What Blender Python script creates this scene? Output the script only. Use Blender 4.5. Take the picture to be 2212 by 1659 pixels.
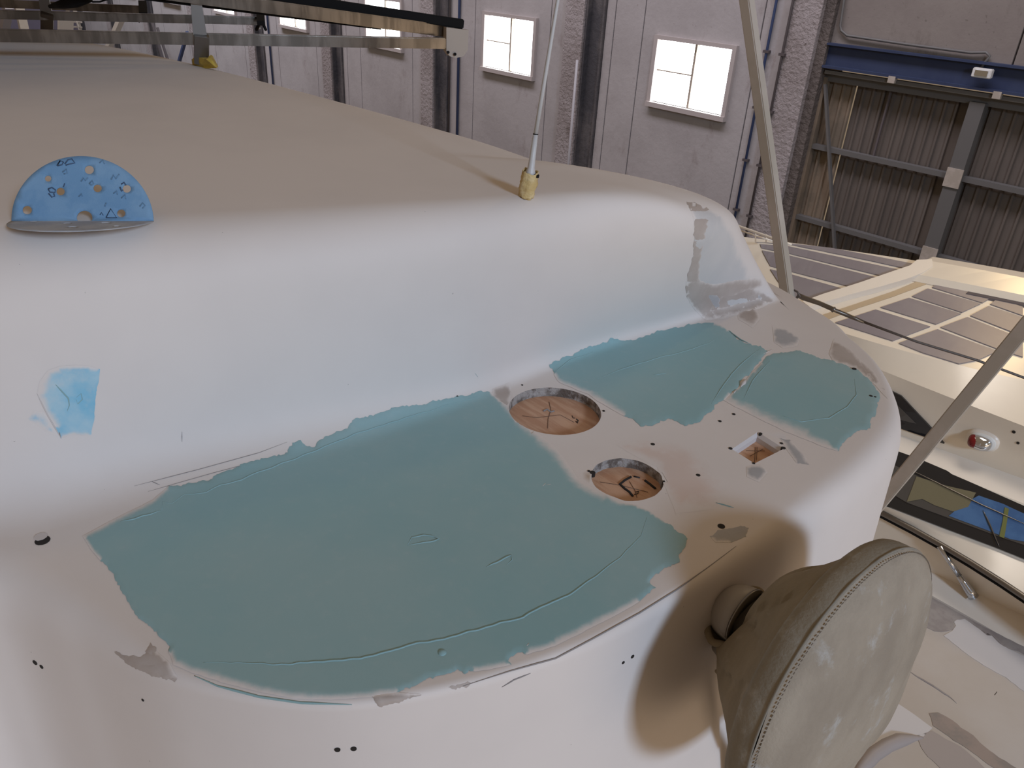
import bpy, bmesh, math, random
from mathutils import Vector as V, Matrix, noise
from mathutils.bvhtree import BVHTree
from mathutils.geometry import delaunay_2d_cdt
random.seed(7)
for o in list(bpy.data.objects): bpy.data.objects.remove(o, do_unlink=True)
SC = bpy.context.scene; COL = SC.collection

# ------------------------------------------------------------------ camera
F = 1700.0
RX = V((.65696, .75205, .05307)); DN = V((.39197, -.28098, -.87600)); 
FW = RX.cross(DN).normalized(); DN = FW.cross(RX).normalized()
cd = bpy.data.cameras.new('camera'); cam = bpy.data.objects.new('camera', cd); COL.objects.link(cam)
cam.matrix_world = Matrix((( RX.x, -DN.x, -FW.x, 0), (RX.y, -DN.y, -FW.y, 0), (RX.z, -DN.z, -FW.z, 0), (0, 0, 0, 1)))
cd.sensor_width = 36; cd.lens = F*36/2212; cd.clip_start = .02; cd.clip_end = 200
SC.camera = cam

# ------------------------------------------------------------------ light
w = bpy.data.worlds.new('hall_air'); SC.world = w; w.use_nodes = True
w.node_tree.nodes['Background'].inputs[0].default_value = (1.0, .745, .50, 1)
w.node_tree.nodes['Background'].inputs[1].default_value = .228
def area(name, loc, target, sx, sy, power, col):
    l = bpy.data.lights.new(name, 'AREA'); l.shape = 'RECTANGLE'; l.size = sx; l.size_y = sy; l.energy = power; l.color = col
    o = bpy.data.objects.new(name, l); COL.objects.link(o); o.location = loc
    o.rotation_euler = (V(target)-V(loc)).to_track_quat('-Z', 'Y').to_euler(); return o
area('daylight_door', (8.2, -.65, 3.15), (-.4, .5, -.5), 1.3, 1.3, 515, (.56, .74, 1.0))
area('hall_bounce', (6.5, 1.5, -2.6), (-.3, 1.2, -1.0), 5, 3, 85, (1.0, .78, .56))
sk = area('wall_fill', (-14, 7.5, 6.5), (-14, 12, -1.5), 30, 2, 620, (.90, .86, 1.0)); sk.data.spread = math.radians(100)  # added cool fill for the window wall, no skylight modelled
area('sodium_lamp', (-1.5, 8, 4), (-.6, 3.4, -1.6), .4, .4, 34, (1.0, .70, .34))
hl = area('yacht_fill', (-.6, 3.8, 1.7), (-.8, 3.6, -1.7), 1.3, 1.3, 10, (1.0, .90, .80))  # added fill over the second yacht, lifts its cream surfaces
hl.data.spread = math.radians(85)
sk2 = area('far_wall_fill', (-36, 7.5, 6.5), (-36, 12, -2.0), 22, 2, 700, (.80, .84, 1.0)); sk2.data.spread = math.radians(110)  # another added fill, brightens the far left wall panels
SC.view_settings.view_transform = 'Standard'; SC.view_settings.look = 'None'
SC.view_settings.exposure = 0; SC.view_settings.gamma = 1

# ------------------------------------------------------------------ helpers
def ray(x, y): return RX*(x-1106)+DN*(y-829.5)+FW*F
def at(x, y, X=None, Y=None, Z=None):
    d = ray(x, y)
    if X is not None: return d*(X/d.x)
    if Y is not None: return d*(Y/d.y)
    return d*(Z/d.z)
def on_plane(x, y, p, n):
    d = ray(x, y); return d*(p.dot(n)/d.dot(n))
def srgb(r, g, b):
    f = lambda c: (c/255/12.92) if c < 11 else ((c/255+.055)/1.055)**2.4
    return (f(r), f(g), f(b), 1)

def mesh(name, verts, faces, mat=None, parent=None, smooth=False, mats=None, idx=None):
    m = bpy.data.meshes.new(name); m.from_pydata([tuple(v) for v in verts], [], faces); m.update()
    o = bpy.data.objects.new(name, m); COL.objects.link(o)
    for k in (mats or ([mat] if mat else [])): m.materials.append(k)
    if idx: m.polygons.foreach_set('material_index', idx)
    if smooth: m.polygons.foreach_set('use_smooth', [True]*len(m.polygons))
    if parent: o.parent = parent
    return o
def empty(name, loc=(0, 0, 0)):
    o = bpy.data.objects.new(name, None); COL.objects.link(o); o.empty_display_size = .05
    return o           # kept at the scene origin so children keep world coordinates
def tag(o, label=None, cat=None, group=None, kind=None):
    if label: o['label'] = label
    if cat: o['category'] = cat
    if group: o['group'] = group
    if kind: o['kind'] = kind
    return o
def recalc(o):
    bm = bmesh.new(); bm.from_mesh(o.data); bmesh.ops.recalc_face_normals(bm, faces=bm.faces); bm.to_mesh(o.data); bm.free(); return o
def box_vf(a, b, off=0):
    x0, y0, z0 = a; x1, y1, z1 = b
    v = [(x0,y0,z0),(x1,y0,z0),(x1,y1,z0),(x0,y1,z0),(x0,y0,z1),(x1,y0,z1),(x1,y1,z1),(x0,y1,z1)]
    f = [(0,3,2,1),(4,5,6,7),(0,1,5,4),(1,2,6,5),(2,3,7,6),(3,0,4,7)]
    return v, [tuple(i+off for i in q) for q in f]
def box(name, a, b, mat, parent=None, bevel=0):
    v, f = box_vf(a, b); o = mesh(name, v, f, mat, parent)
    if bevel:
        bm = bmesh.new(); bm.from_mesh(o.data); bmesh.ops.bevel(bm, geom=bm.edges[:], offset=bevel, segments=2, affect='EDGES'); bm.to_mesh(o.data); bm.free()
    return o
def boxes(name, lst, mat, parent=None):
    vs, fs = [], []
    for a, b in lst:
        v, f = box_vf(a, b, len(vs)); vs += v; fs += f
    return mesh(name, vs, fs, mat, parent)
def bar(name, p, q, w_, t, mat, parent=None, up=V((0, 0, 1)), bevel=.0):
    """rectangular bar from p to q: w_ across (horizontal side axis), t along up"""
    p, q = V(p), V(q); d = (q-p).normalized(); s = d.cross(up).normalized(); u = s.cross(d).normalized()
    v = [c + s*(w_/2*a) + u*(t/2*b) for c in (p, q) for a, b in ((-1,-1),(1,-1),(1,1),(-1,1))]
    f = [(3,2,1,0),(4,5,6,7),(0,1,5,4),(1,2,6,5),(2,3,7,6),(3,0,4,7)]
    o = mesh(name, v, f, mat, parent); recalc(o)
    if bevel:
        bm = bmesh.new(); bm.from_mesh(o.data); bmesh.ops.bevel(bm, geom=bm.edges[:], offset=bevel, segments=2, affect='EDGES'); bm.to_mesh(o.data); bm.free()
    return o
def tube(name, pts, r, mat, parent=None, seg=8, smooth=True, flat=None):
    pts = [V(p) for p in pts]; n = len(pts); rs = r if isinstance(r, (list, tuple)) else [r]*n
    vs, fs = [], []; prev = None
    for i, p in enumerate(pts):
        d = (pts[min(i+1, n-1)]-pts[max(i-1, 0)]).normalized()
        if prev is None: a = d.orthogonal().normalized()
        else: a = (prev - d*prev.dot(d)).normalized()
        prev = a; b = d.cross(a)
        for k in range(seg):
            t = 2*math.pi*k/seg; vs.append(p + (a*math.cos(t)+b*math.sin(t))*rs[i])
    for i in range(n-1):
        for k in range(seg):
            fs.append((i*seg+k, i*seg+(k+1) % seg, (i+1)*seg+(k+1) % seg, (i+1)*seg+k))
    fs.append(tuple(range(seg-1, -1, -1))); fs.append(tuple((n-1)*seg+k for k in range(seg)))
    return mesh(name, vs, fs, mat, parent, smooth)

# ------------------------------------------------------------------ materials
def new_mat(name):
    m = bpy.data.materials.new(name); m.use_nodes = True; nt = m.node_tree
    return m, nt, nt.nodes['Principled BSDF']
def mix_rgb(nt, fac, a, b):
    n = nt.nodes.new('ShaderNodeMix'); n.data_type = 'RGBA'
    for s, v in ((n.inputs[0], fac), (n.inputs[6], a), (n.inputs[7], b)):
        if isinstance(v, bpy.types.NodeSocket): nt.links.new(v, s)
        else: s.default_value = v
    return n.outputs[2]
def noise_fac(nt, scale, lo=.4, hi=.6, detail=6, rough=.6, vec=None, sc=None, dist=0):
    n = nt.nodes.new('ShaderNodeTexNoise'); n.inputs['Scale'].default_value = scale; n.inputs['Detail'].default_value = detail
    n.inputs['Roughness'].default_value = rough; n.inputs['Distortion'].default_value = dist
    g = nt.nodes.new('ShaderNodeNewGeometry'); mp = nt.nodes.new('ShaderNodeMapping'); nt.links.new(g.outputs['Position'], mp.inputs[0])
    if sc: mp.inputs['Scale'].default_value = sc
    nt.links.new(mp.outputs[0], n.inputs['Vector'])
    r = nt.nodes.new('ShaderNodeMapRange'); r.inputs[1].default_value = lo; r.inputs[2].default_value = hi; r.interpolation_type = 'SMOOTHSTEP'
    nt.links.new(n.outputs[0], r.inputs[0]); return r.outputs[0]
def bump(nt, b, scale, strength, dist=.01, sc=None, detail=5):
    h = noise_fac(nt, scale, .2, .8, detail, .6, sc=sc)
    n = nt.nodes.new('ShaderNodeBump'); n.inputs['Strength'].default_value = strength; n.inputs['Distance'].default_value = dist
    nt.links.new(h, n.inputs['Height']); nt.links.new(n.outputs[0], b.inputs['Normal'])
def mat(name, col, rough=.5, metal=0, var=None, vs=5, bs=None, bstr=.2, bd=.002, spec=.5, sc=None, lo=.4, hi=.6, emit=None):
    m, nt, b = new_mat(name)
    c = (*col[:3], 1)
    if var:
        b_in = mix_rgb(nt, noise_fac(nt, vs, lo, hi, sc=sc), c, (*var[:3], 1)); nt.links.new(b_in, b.inputs['Base Color'])
    else: b.inputs['Base Color'].default_value = c
    b.inputs['Roughness'].default_value = rough; b.inputs['Metallic'].default_value = metal
    b.inputs['Specular IOR Level'].default_value = spec
    if bs: bump(nt, b, bs, bstr, bd)
    if emit: b.inputs['Emission Color'].default_value = (*emit[:3], 1); b.inputs['Emission Strength'].default_value = emit[3]
    return m
WH = (.75, .675, .625); WH2 = (.71, .64, .595)
def hull_rgb(nt):
    a = mix_rgb(nt, noise_fac(nt, 4, .35, .7, 4), (*WH, 1), (*WH2, 1))
    sp = noise_fac(nt, 160, .775, .80, 2)
    return mix_rgb(nt, sp, a, (.38, .34, .31, 1))
def hull_material():
    m, nt, b = new_mat('sanded_gelcoat'); nt.links.new(hull_rgb(nt), b.inputs['Base Color'])
    b.inputs['Roughness'].default_value = .62; b.inputs['Specular IOR Level'].default_value = .3
    bump(nt, b, 60, .05, .001); return m
def patch_material(name, col, col2, vs=9, rough=.6, lo=.0, hi=1.0, nz=.35, nsc=70, stops=None, sc=None, bstr=.06):
    """film of filler; the mesh attribute 'fade' feathers it out into the gelcoat"""
    m, nt, b = new_mat(name)
    at_ = nt.nodes.new('ShaderNodeAttribute'); at_.attribute_name = 'fade'
    nf = noise_fac(nt, nsc, .2, .8, 6, .7)
    mad = nt.nodes.new('ShaderNodeMath'); mad.operation = 'MULTIPLY_ADD'; nt.links.new(nf, mad.inputs[0]); mad.inputs[1].default_value = nz; mad.inputs[2].default_value = -nz*.5
    mul = nt.nodes.new('ShaderNodeMath'); mul.operation = 'ADD'; nt.links.new(mad.outputs[0], mul.inputs[0]); nt.links.new(at_.outputs['Fac'], mul.inputs[1])
    r = nt.nodes.new('ShaderNodeMapRange'); r.inputs[1].default_value = lo; r.inputs[2].default_value = hi; r.interpolation_type = 'SMOOTHSTEP'
    nt.links.new(mul.outputs[0], r.inputs[0])
    pc = mix_rgb(nt, noise_fac(nt, vs, .3, .7, 4, sc=sc), (*col, 1), (*col2, 1))
    nt.links.new(mix_rgb(nt, r.outputs[0], hull_rgb(nt), pc), b.inputs['Base Color'])
    b.inputs['Roughness'].default_value = rough; b.inputs['Specular IOR Level'].default_value = .3
    bump(nt, b, 25, bstr, .002); return m

M = {}
M['hull'] = hull_material()
M['teal'] = patch_material('teal_fairing_compound', (.315, .455, .46), (.27, .435, .45), 6)
M['blue_patch'] = patch_material('light_blue_fairing_compound', (.22, .50, .66), (.42, .60, .68), 30, nz=.8, nsc=35)
M['putty'] = patch_material('grey_brown_primer', (.42, .345, .30), (.49, .42, .375), 16, nz=.5, nsc=50)
M['grey_putty'] = patch_material('grey_primer', (.40, .385, .385), (.46, .44, .43), 12, nz=.5, nsc=50)
M['pale'] = patch_material('pale_feathered_primer', (.55, .53, .52), (.60, .57, .55), 10, nz=.7, nsc=30)
M['beige'] = patch_material('bare_beige_gelcoat', (.70, .56, .49), (.66, .55, .49), 8, nz=.7, nsc=30)
M['ridge'] = mat('teal_ridge', (.27, .42, .43), .65)
M['flake'] = mat('bare_flake', (.62, .56, .53), .7)
M['edge'] = mat('cut_laminate', (.42, .38, .35), .9, var=(.15, .12, .10), vs=90, bs=200, bstr=.7)
M['ply'] = mat('plywood_face', (.50, .27, .16), .75, var=(.60, .36, .23), vs=14, sc=(1, 7, 1), bs=90, bstr=.15)
M['pencil'] = mat('pencil_mark', (.12, .07, .05), .8)
M['marker'] = mat('black_marker', (.012, .012, .014), .6)
M['hole'] = mat('dark_screw_hole', (.02, .015, .012), .9)
M['scratch'] = mat('grey_scratch', (.30, .27, .26), .8)
M['steel'] = mat('stainless_steel', (.27, .24, .21), .22, 1, var=(.17, .15, .13), vs=7, sc=(1, 6, 1))
M['steel_dull'] = mat('dull_stainless', (.22, .20, .18), .35, .9)
M['chrome'] = mat('chrome', (.62, .64, .68), .12, 1)
M['black'] = mat('black_rubber', (.010, .009, .009), .8, spec=.15)
M['pole'] = mat('painted_pole', (.50, .44, .38), .5, var=(.42, .37, .31), vs=6)
M['wire'] = mat('wire_rope', (.12, .10, .09), .5, .3)
M['tape'] = mat('masking_tape', (.72, .58, .33), .75, var=(.58, .42, .18), vs=40, bs=120, bstr=.5)
M['ytape'] = mat('yellow_tape', (.62, .43, .07), .6, var=(.45, .30, .05), vs=40, bs=100, bstr=.4)
M['bracket'] = mat('beige_painted_bracket', (.40, .33, .27), .5); M['whip'] = mat('antenna_white', (.55, .53, .52), .45)
M['sand_blue'] = mat('blue_sanding_disc', (.15, .29, .46), .8, var=(.19, .33, .49), vs=40, bs=700, bstr=.2, bd=.0005)
M['sand_back'] = mat('pale_abrasive_face', (.36, .37, .40), .85, var=(.44, .44, .45), vs=40, bs=900, bstr=.5, bd=.0005)
M['ink'] = mat('grey_ink', (.06, .10, .17), .8)
M['ink_pale'] = mat('faded_ink', (.14, .25, .37), .8)
def canvas(name, c1, c2, c3):
    m, nt, b = new_mat(name)
    a = mix_rgb(nt, noise_fac(nt, 10, .35, .7, 5, sc=(3, 1, .7)), (*c1, 1), (*c2, 1))
    a = mix_rgb(nt, noise_fac(nt, 22, .56, .72, 7, .7), a, (*c3, 1)); nt.links.new(a, b.inputs['Base Color'])
    b.inputs['Roughness'].default_value = .95; b.inputs['Specular IOR Level'].default_value = .1
    bump(nt, b, 260, .35, .001); return m
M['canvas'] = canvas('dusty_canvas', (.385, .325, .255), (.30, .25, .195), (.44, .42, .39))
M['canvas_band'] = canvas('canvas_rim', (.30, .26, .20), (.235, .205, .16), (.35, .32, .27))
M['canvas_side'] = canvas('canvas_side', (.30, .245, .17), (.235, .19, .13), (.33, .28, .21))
M['canvas_dark'] = mat('dark_gap', (.05, .04, .03), .9)  # near-black colour for the shade inside gaps of the cover
M['stitch'] = mat('seam_stitch', (.16, .13, .10), .9); M['piping'] = mat('seam_piping_cloth', (.26, .23, .185), .95)
M['lamp_grey'] = mat('grey_lamp_body', (.34, .31, .29), .45)
def concrete(name, a_, b_, c_, bs, bstr, bd=.05):
    m, nt, b = new_mat(name)
    a = mix_rgb(nt, noise_fac(nt, .9, .38, .66, 7, .62), (*a_, 1), (*b_, 1))
    a = mix_rgb(nt, noise_fac(nt, 2.2, .56, .74, 8, .7, sc=(1, 1, .45)), a, (*c_, 1))
    a = mix_rgb(nt, noise_fac(nt, 17, .64, .74, 3, .6), a, (*c_, 1))
    nt.links.new(a, b.inputs['Base Color']); b.inputs['Roughness'].default_value = .95; b.inputs['Specular IOR Level'].default_value = .15
    bump(nt, b, bs, bstr, bd); return m
M['conc'] = concrete('precast_concrete', (.465, .44, .432), (.41, .385, .378), (.33, .29, .28), 9, .08)
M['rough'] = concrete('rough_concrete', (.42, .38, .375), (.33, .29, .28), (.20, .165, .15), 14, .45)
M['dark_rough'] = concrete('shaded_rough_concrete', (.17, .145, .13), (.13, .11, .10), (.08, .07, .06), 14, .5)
M['wallpaint'] = concrete('upper_wall', (.27, .24, .215), (.24, .21, .19), (.19, .165, .145), 9, .06)
M['dark_steel'] = mat('dark_steel', (.07, .068, .075), .6, var=(.13, .12, .12), vs=2.2, sc=(1, 1, .4), bs=9, bstr=.4, bd=.02)
M['joint'] = mat('dark_joint', (.12, .10, .10), .9)
M['pipe_blue'] = mat('blue_pipe', (.045, .07, .16), .5)
M['pipe_dark'] = mat('dark_pipe', (.10, .085, .085), .6)
M['pipe_light'] = mat('pale_pipe', (.42, .41, .42), .5)
M['frame'] = mat('white_window_frame', (.50, .45, .43), .6)
M['mull'] = mat('mullion', (.42, .36, .30), .6)
M['glow'] = mat('daylit_window_pane', (1, 1, 1), .5, emit=(.97, 1, 1, 6))
M['beam'] = mat('blue_painted_steel', (.026, .040, .095), .6, var=(.034, .05, .105), vs=2)
M['gate'] = mat('corrugated_sheet', (.16, .135, .115), .6, .1, var=(.13, .11, .095), vs=1.2, sc=(2, 1, .3))
M['gate_lit'] = mat('lit_sheet', (.27, .21, .15), .6, var=(.19, .155, .115), vs=1.5)  # lighter copy of the sheet colour, paints warm light at the gate edge
M['gframe'] = mat('gate_frame_steel', (.15, .146, .14), .55, .1)
M['white'] = mat('white_plastic', (.75, .75, .72), .5)
M['floor'] = mat('floor_concrete', (.22, .20, .18), .8, var=(.16, .15, .14), vs=.5)
M['endwall'] = mat('violet_grey_wall', (.20, .18, .25), .9, var=(.17, .155, .21), vs=.3)
M['cream'] = mat('cream_gelcoat', (.80, .72, .60), .22, var=(.76, .68, .57), vs=1.2)
M['cream2'] = mat('pale_cream_gelcoat', (.84, .77, .68), .3)
M['tan'] = mat('tan_trough', (.50, .39, .26), .4)
M['mesh'] = mat('grey_sunscreen_mesh', (.235, .21, .235), .33, var=(.265, .24, .26), vs=2.5, spec=.7)
M['glass'] = mat('black_glass', (.012, .013, .016), .05, spec=.8)
M['glass_in'] = mat('tinted_window', (.07, .065, .06), .08, spec=.8)
M['glass_blue'] = mat('blue_reflection_paint', (.07, .16, .33), .3, var=(.05, .12, .27), vs=8)  # colour painted as a blue reflection in the side window
M['glass_tan'] = mat('tan_reflection_paint', (.17, .15, .09), .3)  # yellowish tan painted as a reflection in the glass
M['glass_olive'] = mat('olive_strap_in_window', (.16, .17, .05), .4)
M['red'] = mat('red_lens', (.16, .008, .01), .08)
M['deck'] = mat('sanded_deck', (.47, .42, .375), .6, var=(.52, .485, .46), vs=1.4, bs=50, bstr=.1, lo=.35, hi=.65)
M['deckgrey'] = mat('deck_filler', (.30, .27, .265), .7, var=(.36, .33, .32), vs=14)
M['deckwhite'] = mat('deck_pale_paint', (.60, .585, .60), .5)
M['deckbrown'] = mat('deck_primer', (.33, .27, .24), .7, var=(.26, .23, .21), vs=10)
M['groove'] = mat('groove_grey', (.36, .32, .31), .5)

# ------------------------------------------------------------------ hall
struct = lambda o: tag(o, kind='structure')
FZ = -6.5
struct(mesh('floor', [(-46, -6, FZ), (8, -6, FZ), (8, 13, FZ), (-46, 13, FZ)], [(0, 1, 2, 3)], M['floor']))
PITCH = 4.82; X0 = -6.55
wall = struct(empty('wall_long'))
ZT, ZB = 6.0, FZ
wn = 0
for k in range(1, 9):
    c = X0-PITCH*k                     # dark slot left of the bay starts at c-.05
    xs, xe = c+.40, c+PITCH-.55        # bay face, slot to next pilaster
    wc = c+PITCH/2+.10; wl, wr = wc-.79, wc+.79; wt, wb = -1.19, -2.24
    l1, l2 = c+.61, c+1.31; l3 = c+3.73
    if k % 2 == 0: l1, l2, l3 = c+1.31, c+1.33, c+3.73
    g = .012
    # precast panels with recessed joints between
    xsn = [xs, l1-g, l1+g, l2-g, l2+g, l3-g, l3+g, xe] if k % 2 else [xs, l2-g, l2+g, l3-g, l3+g, xe]
    for a, b in zip(xsn[::2], xsn[1::2]):
        if a < wl and b > wr:
            vs, fs = [], []
            for q in (((a, 12, wt), (b, 12.3, ZT)), ((a, 12, ZB), (b, 12.3, wb)), ((a, 12, wb), (wl, 12.3, wt)), ((wr, 12, wb), (b, 12.3, wt))):
                v, f = box_vf(*q, len(vs)); vs += v; fs += f
            mesh('panel', vs, fs, M['conc'], wall)
        else: box('panel', (a, 12, ZB), (b, 12.3, ZT), M['conc'], wall)
    box('panel_backing', (xs, 12.06, ZB), (wl-.02, 12.28, ZT), M['joint'], wall); box('panel_backing', (wr+.02, 12.06, ZB), (xe, 12.28, ZT), M['joint'], wall)
    # pilaster at the right end of this bay
    box('pilaster', (xe, 11.86, ZB), (c+PITCH-.06, 12.3, ZT), M['rough'], wall)
    # dark steel column in the slot on the left
    box('steel_column', (c-.05, 12.02, ZB), (c+.40, 12.35, ZT), M['dark_steel'], wall)
    boxes('steel_column_flange', [((c-.04, 11.90, ZB), (c+.0, 12.1, ZT)), ((c+.34, 11.95, ZB), (c+.385, 12.1, ZT))], M['dark_steel'], wall)
    wn += 1
    wo = struct(empty('window_%d' % wn))
    fr = []
    fw = .075
    for q in (((wl-fw, 11.93, wt), (wr+fw, 12.05, wt+fw*.9)), ((wl-fw, 11.90, wb-fw*1.1), (wr+fw, 12.05, wb)), ((wl-fw, 11.93, wb), (wl+.006, 12.10, wt)), ((wr-.006, 11.93, wb), (wr+fw, 12.10, wt))): fr.append(q)
    boxes('window_frame', fr, M['frame'], wo)
    box('mullion', (wc-.022, 12.02, wb), (wc+.022, 12.08, wt), M['mull'], wo)
    box('glazing_bar', (wl, 12.03, -1.71), (wc-.022, 12.07, -1.69), M['mull'], wo)
    for a, b, z0, z1 in ((wl, wc-.022, -1.69, wt), (wl, wc-.022, wb, -1.71), (wc+.022, wr, wb, wt)):
        box('window_pane', (a, 12.09, z0), (b, 12.11, z1), M['glow'], wo)
def pipe(name, x, z0, z1, r, m, label, y=11.96, group=None, clips=0):
    t = empty(name); tube('pipe_run', [(x, y, z0), (x, y, z1)], r, m, t, 8)
    for i in range(clips):
        z = -.3-i*.85; boxp = box('pipe_clip', (x-r-.03, y-r-.006, z-.02), (x+r+.03, 12.0, z+.02), M['pipe_dark'], t)
    tag(t, label, 'pipe', group); return t
pipe('wall_pipe', -7.45, FZ, ZT, .022, M['pipe_blue'], 'thin blue pipe on the concrete wall right of the nearest window', clips=6)
pipe('wall_pipe', -7.09, FZ, ZT, .020, M['pipe_dark'], 'thin dark pipe at the edge of the rough pilaster beside the gate', y=11.83, clips=6)
pipe('wall_pipe', -15.39, FZ, ZT, .03, M['pipe_blue'], 'blue pipe on the wall left of the second window from the gate')
pipe('wall_pipe', -15.72, FZ, ZT, .022, M['pipe_dark'], 'dark thin pipe left of the blue pipe, beside the second window from the gate')
pipe('wall_pipe', -11.50, -6, -1.75, .035, M['pipe_light'], 'pale pipe ending halfway up in the dark column slot', y=11.87)
pipe('wall_pipe', -25.0, FZ, ZT, .03, M['pipe_blue'], 'blue pipe on the far wall between the farthest windows')

# gate bay
gx0, gx1 = -6.61, 5.0
wg = struct(empty('wall_gate'))
for a, b in ((gx0, -3.92), (-3.895, -.4), (-.375, gx1)): box('panel', (a, 12.05, -.93), (b, 12.4, ZT), M['wallpaint'], wg)
box('panel_backing', (gx0, 12.12, -.93), (gx1, 12.38, ZT), M['joint'], wg)
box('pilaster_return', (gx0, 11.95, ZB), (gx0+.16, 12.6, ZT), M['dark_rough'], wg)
gb = empty('gate_beam')
box('web', (gx0+.16, 12.02, -1.24), (gx1, 12.12, -.93), M['beam'], gb)
boxes('flange', [((gx0+.16, 11.93, -.945), (gx1, 12.2, -.915)), ((gx0+.16, 11.93, -1.26), (gx1, 12.2, -1.225))], M['beam'], gb)
box('door_track', (gx0+.2, 11.98, -1.34), (gx1, 12.10, -1.29), M['gframe'], gb)
for x in (-5.35, -3.93, -2.5, -1.1): box('track_hanger', (x-.05, 11.92, -1.33), (x+.05, 12.0, -1.24), M['pole'], gb)
tag(gb, 'dark blue steel beam spanning above the corrugated gate', 'beam')
el = empty('emergency_light')
box('lamp_body', (-4.29, 11.84, -1.10), (-4.05, 11.93, -.985), M['white'], el, .01)
box('lamp_lens', (-4.25, 11.83, -1.075), (-4.09, 11.845, -1.01), M['chrome'], el)
tag(el, 'small white emergency light box fixed on the blue beam', 'emergency light')
P = [at(x, y, Y=12.0) for x, y in ((1832, -60), (1822, 10), (1815, 55), (1817, 66), (1830, 77), (1960, 96), (2098, 114), (2130, 113), (2138, 121), (2130, 132), (2117, 150))]
tag(tube('conduit', P, .018, M['gframe']), 'thin grey conduit bending along the wall above the blue beam', 'conduit')
gate = empty('sliding_gate')
# corrugated sheets, each sheet a part with real ribs
rib = .152; x = -6.44; sheet = 0
GZT, GZB = -1.36, FZ+.05
def corr(x0, n, m, z0, z1, yb=12.28):
    vs, fs = [], []; prof = []
    for i in range(n):
        a = x0+i*rib; prof += [(a, yb), (a+.10, yb), (a+.112, yb-.035), (a+.140, yb-.035)]
    prof.append((x0+n*rib, yb))
    for px_, py_ in prof: vs += [(px_, py_, z0), (px_, py_, z1)]
    for i in range(len(prof)-1): fs.append((2*i, 2*i+2, 2*i+3, 2*i+1))
    return mesh('corrugated_sheet', vs, fs, m, gate)
n = 0
while x < gx1-.7:
    if n == 0:
        s = corr(x, 3, M['gate_lit'], GZB, GZT, 12.24); tag(s, 'sheet at the gate edge, lighter to paint the light on it')
        x += 3*rib
    else:
        corr(x, 4, M['gate'], GZB, GZT); x += 4*rib
    n += 1
for z in (-2.43, -3.575, -4.7): box('gate_rail', (-6.45, 12.10, z-.035), (gx1, 12.22, z+.035), M['gframe'], gate)
box('gate_rail', (-6.45, 12.12, -1.46), (gx1, 12.22, -1.36), M['gframe'], gate)
for x in (-4.17, -1.9, .4): box('gate_post', (x-.10, 12.04, FZ), (x+.10, 12.20, -1.42), M['gframe'], gate)
box('gate_post', (-6.47, 12.08, FZ), (-6.40, 12.20, -1.40), M['gate_lit'], gate)
for z in (-2.43, -3.575): box('gusset_plate', (-4.28, 12.02, z-.13), (-4.06, 12.04, z+.13), M['pole'], gate)
bar('diagonal_brace', (-6.40, 12.07, -1.5), (-5.56, 12.07, -4.0), .035, .06, M['gframe'], gate, up=V((0, 1, 0)))
box('sheet_gap', (-5.445, 12.18, -2.40), (-5.42, 12.22, -1.40), M['joint'], gate)
tag(gate, 'large brown grey corrugated sliding gate with steel frame and diagonal brace', 'gate')
struct(box('wall_far', (-46.2, -6, FZ), (-46, 12.3, 6), M['endwall']))
# far end clutter
tag(bar('roof_brace', at(262, 40, Y=10.5), at(228, 118, Y=10.5), .2, .2, M['cream']), 'white diagonal steel brace seen far away below the chrome rack', 'brace')
tag(bar('leaning_pipe', at(326, 40, Y=11.5), at(352, 130, Y=11.5), .1, .1, M['pipe_dark']), 'left dark pipe leaning on the far wall', 'pipe')
tag(bar('leaning_pipe', at(340, 60, Y=11.5), at(366, 140, Y=11.5), .08, .08, M['pipe_dark']), 'right dark pipe leaning on the far wall', 'pipe')
tag(bar('leaning_pipe', at(405, 70, Y=11.6), at(385, 140, Y=11.6), .1, .1, M['pipe_blue']), 'blue leaning pipe beside the chrome rack post', 'pipe')
tag(bar('timber_prop', at(40, 10, Y=8), at(58, 90, Y=8), .3, .3, M['cream']), 'pale prop leaning at the far end, right one of a pair', 'prop')
tag(bar('timber_prop', at(18, 12, Y=8), at(10, 62, Y=8), .3, .3, M['frame']), 'grey prop leaning at the far end, left one of a pair', 'prop')
tag(bar('timber_prop', at(142, 30, Y=9), at(141, 90, Y=9), .5, .2, M['cream2']), 'white upright board far behind the chrome rack', 'board')
ld = empty('ladder')
bar('ladder_rail', at(158, 10, Y=9.5), at(180, 90, Y=9.5), .12, .08, M['pole'], ld); bar('ladder_rail', at(146, 20, Y=9.5), at(148, 90, Y=9.5), .12, .08, M['pole'], ld)
for y in (46, 57, 68): bar('rung', at(146, y, Y=9.5), at(176, y+2, Y=9.5), .06, .06, M['pole'], ld)
tag(ld, 'ladder standing against the far wall behind the chrome rack', 'ladder')

# ------------------------------------------------------------------ our boat: shell
RZ, LZ = -.238, -.46
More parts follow.
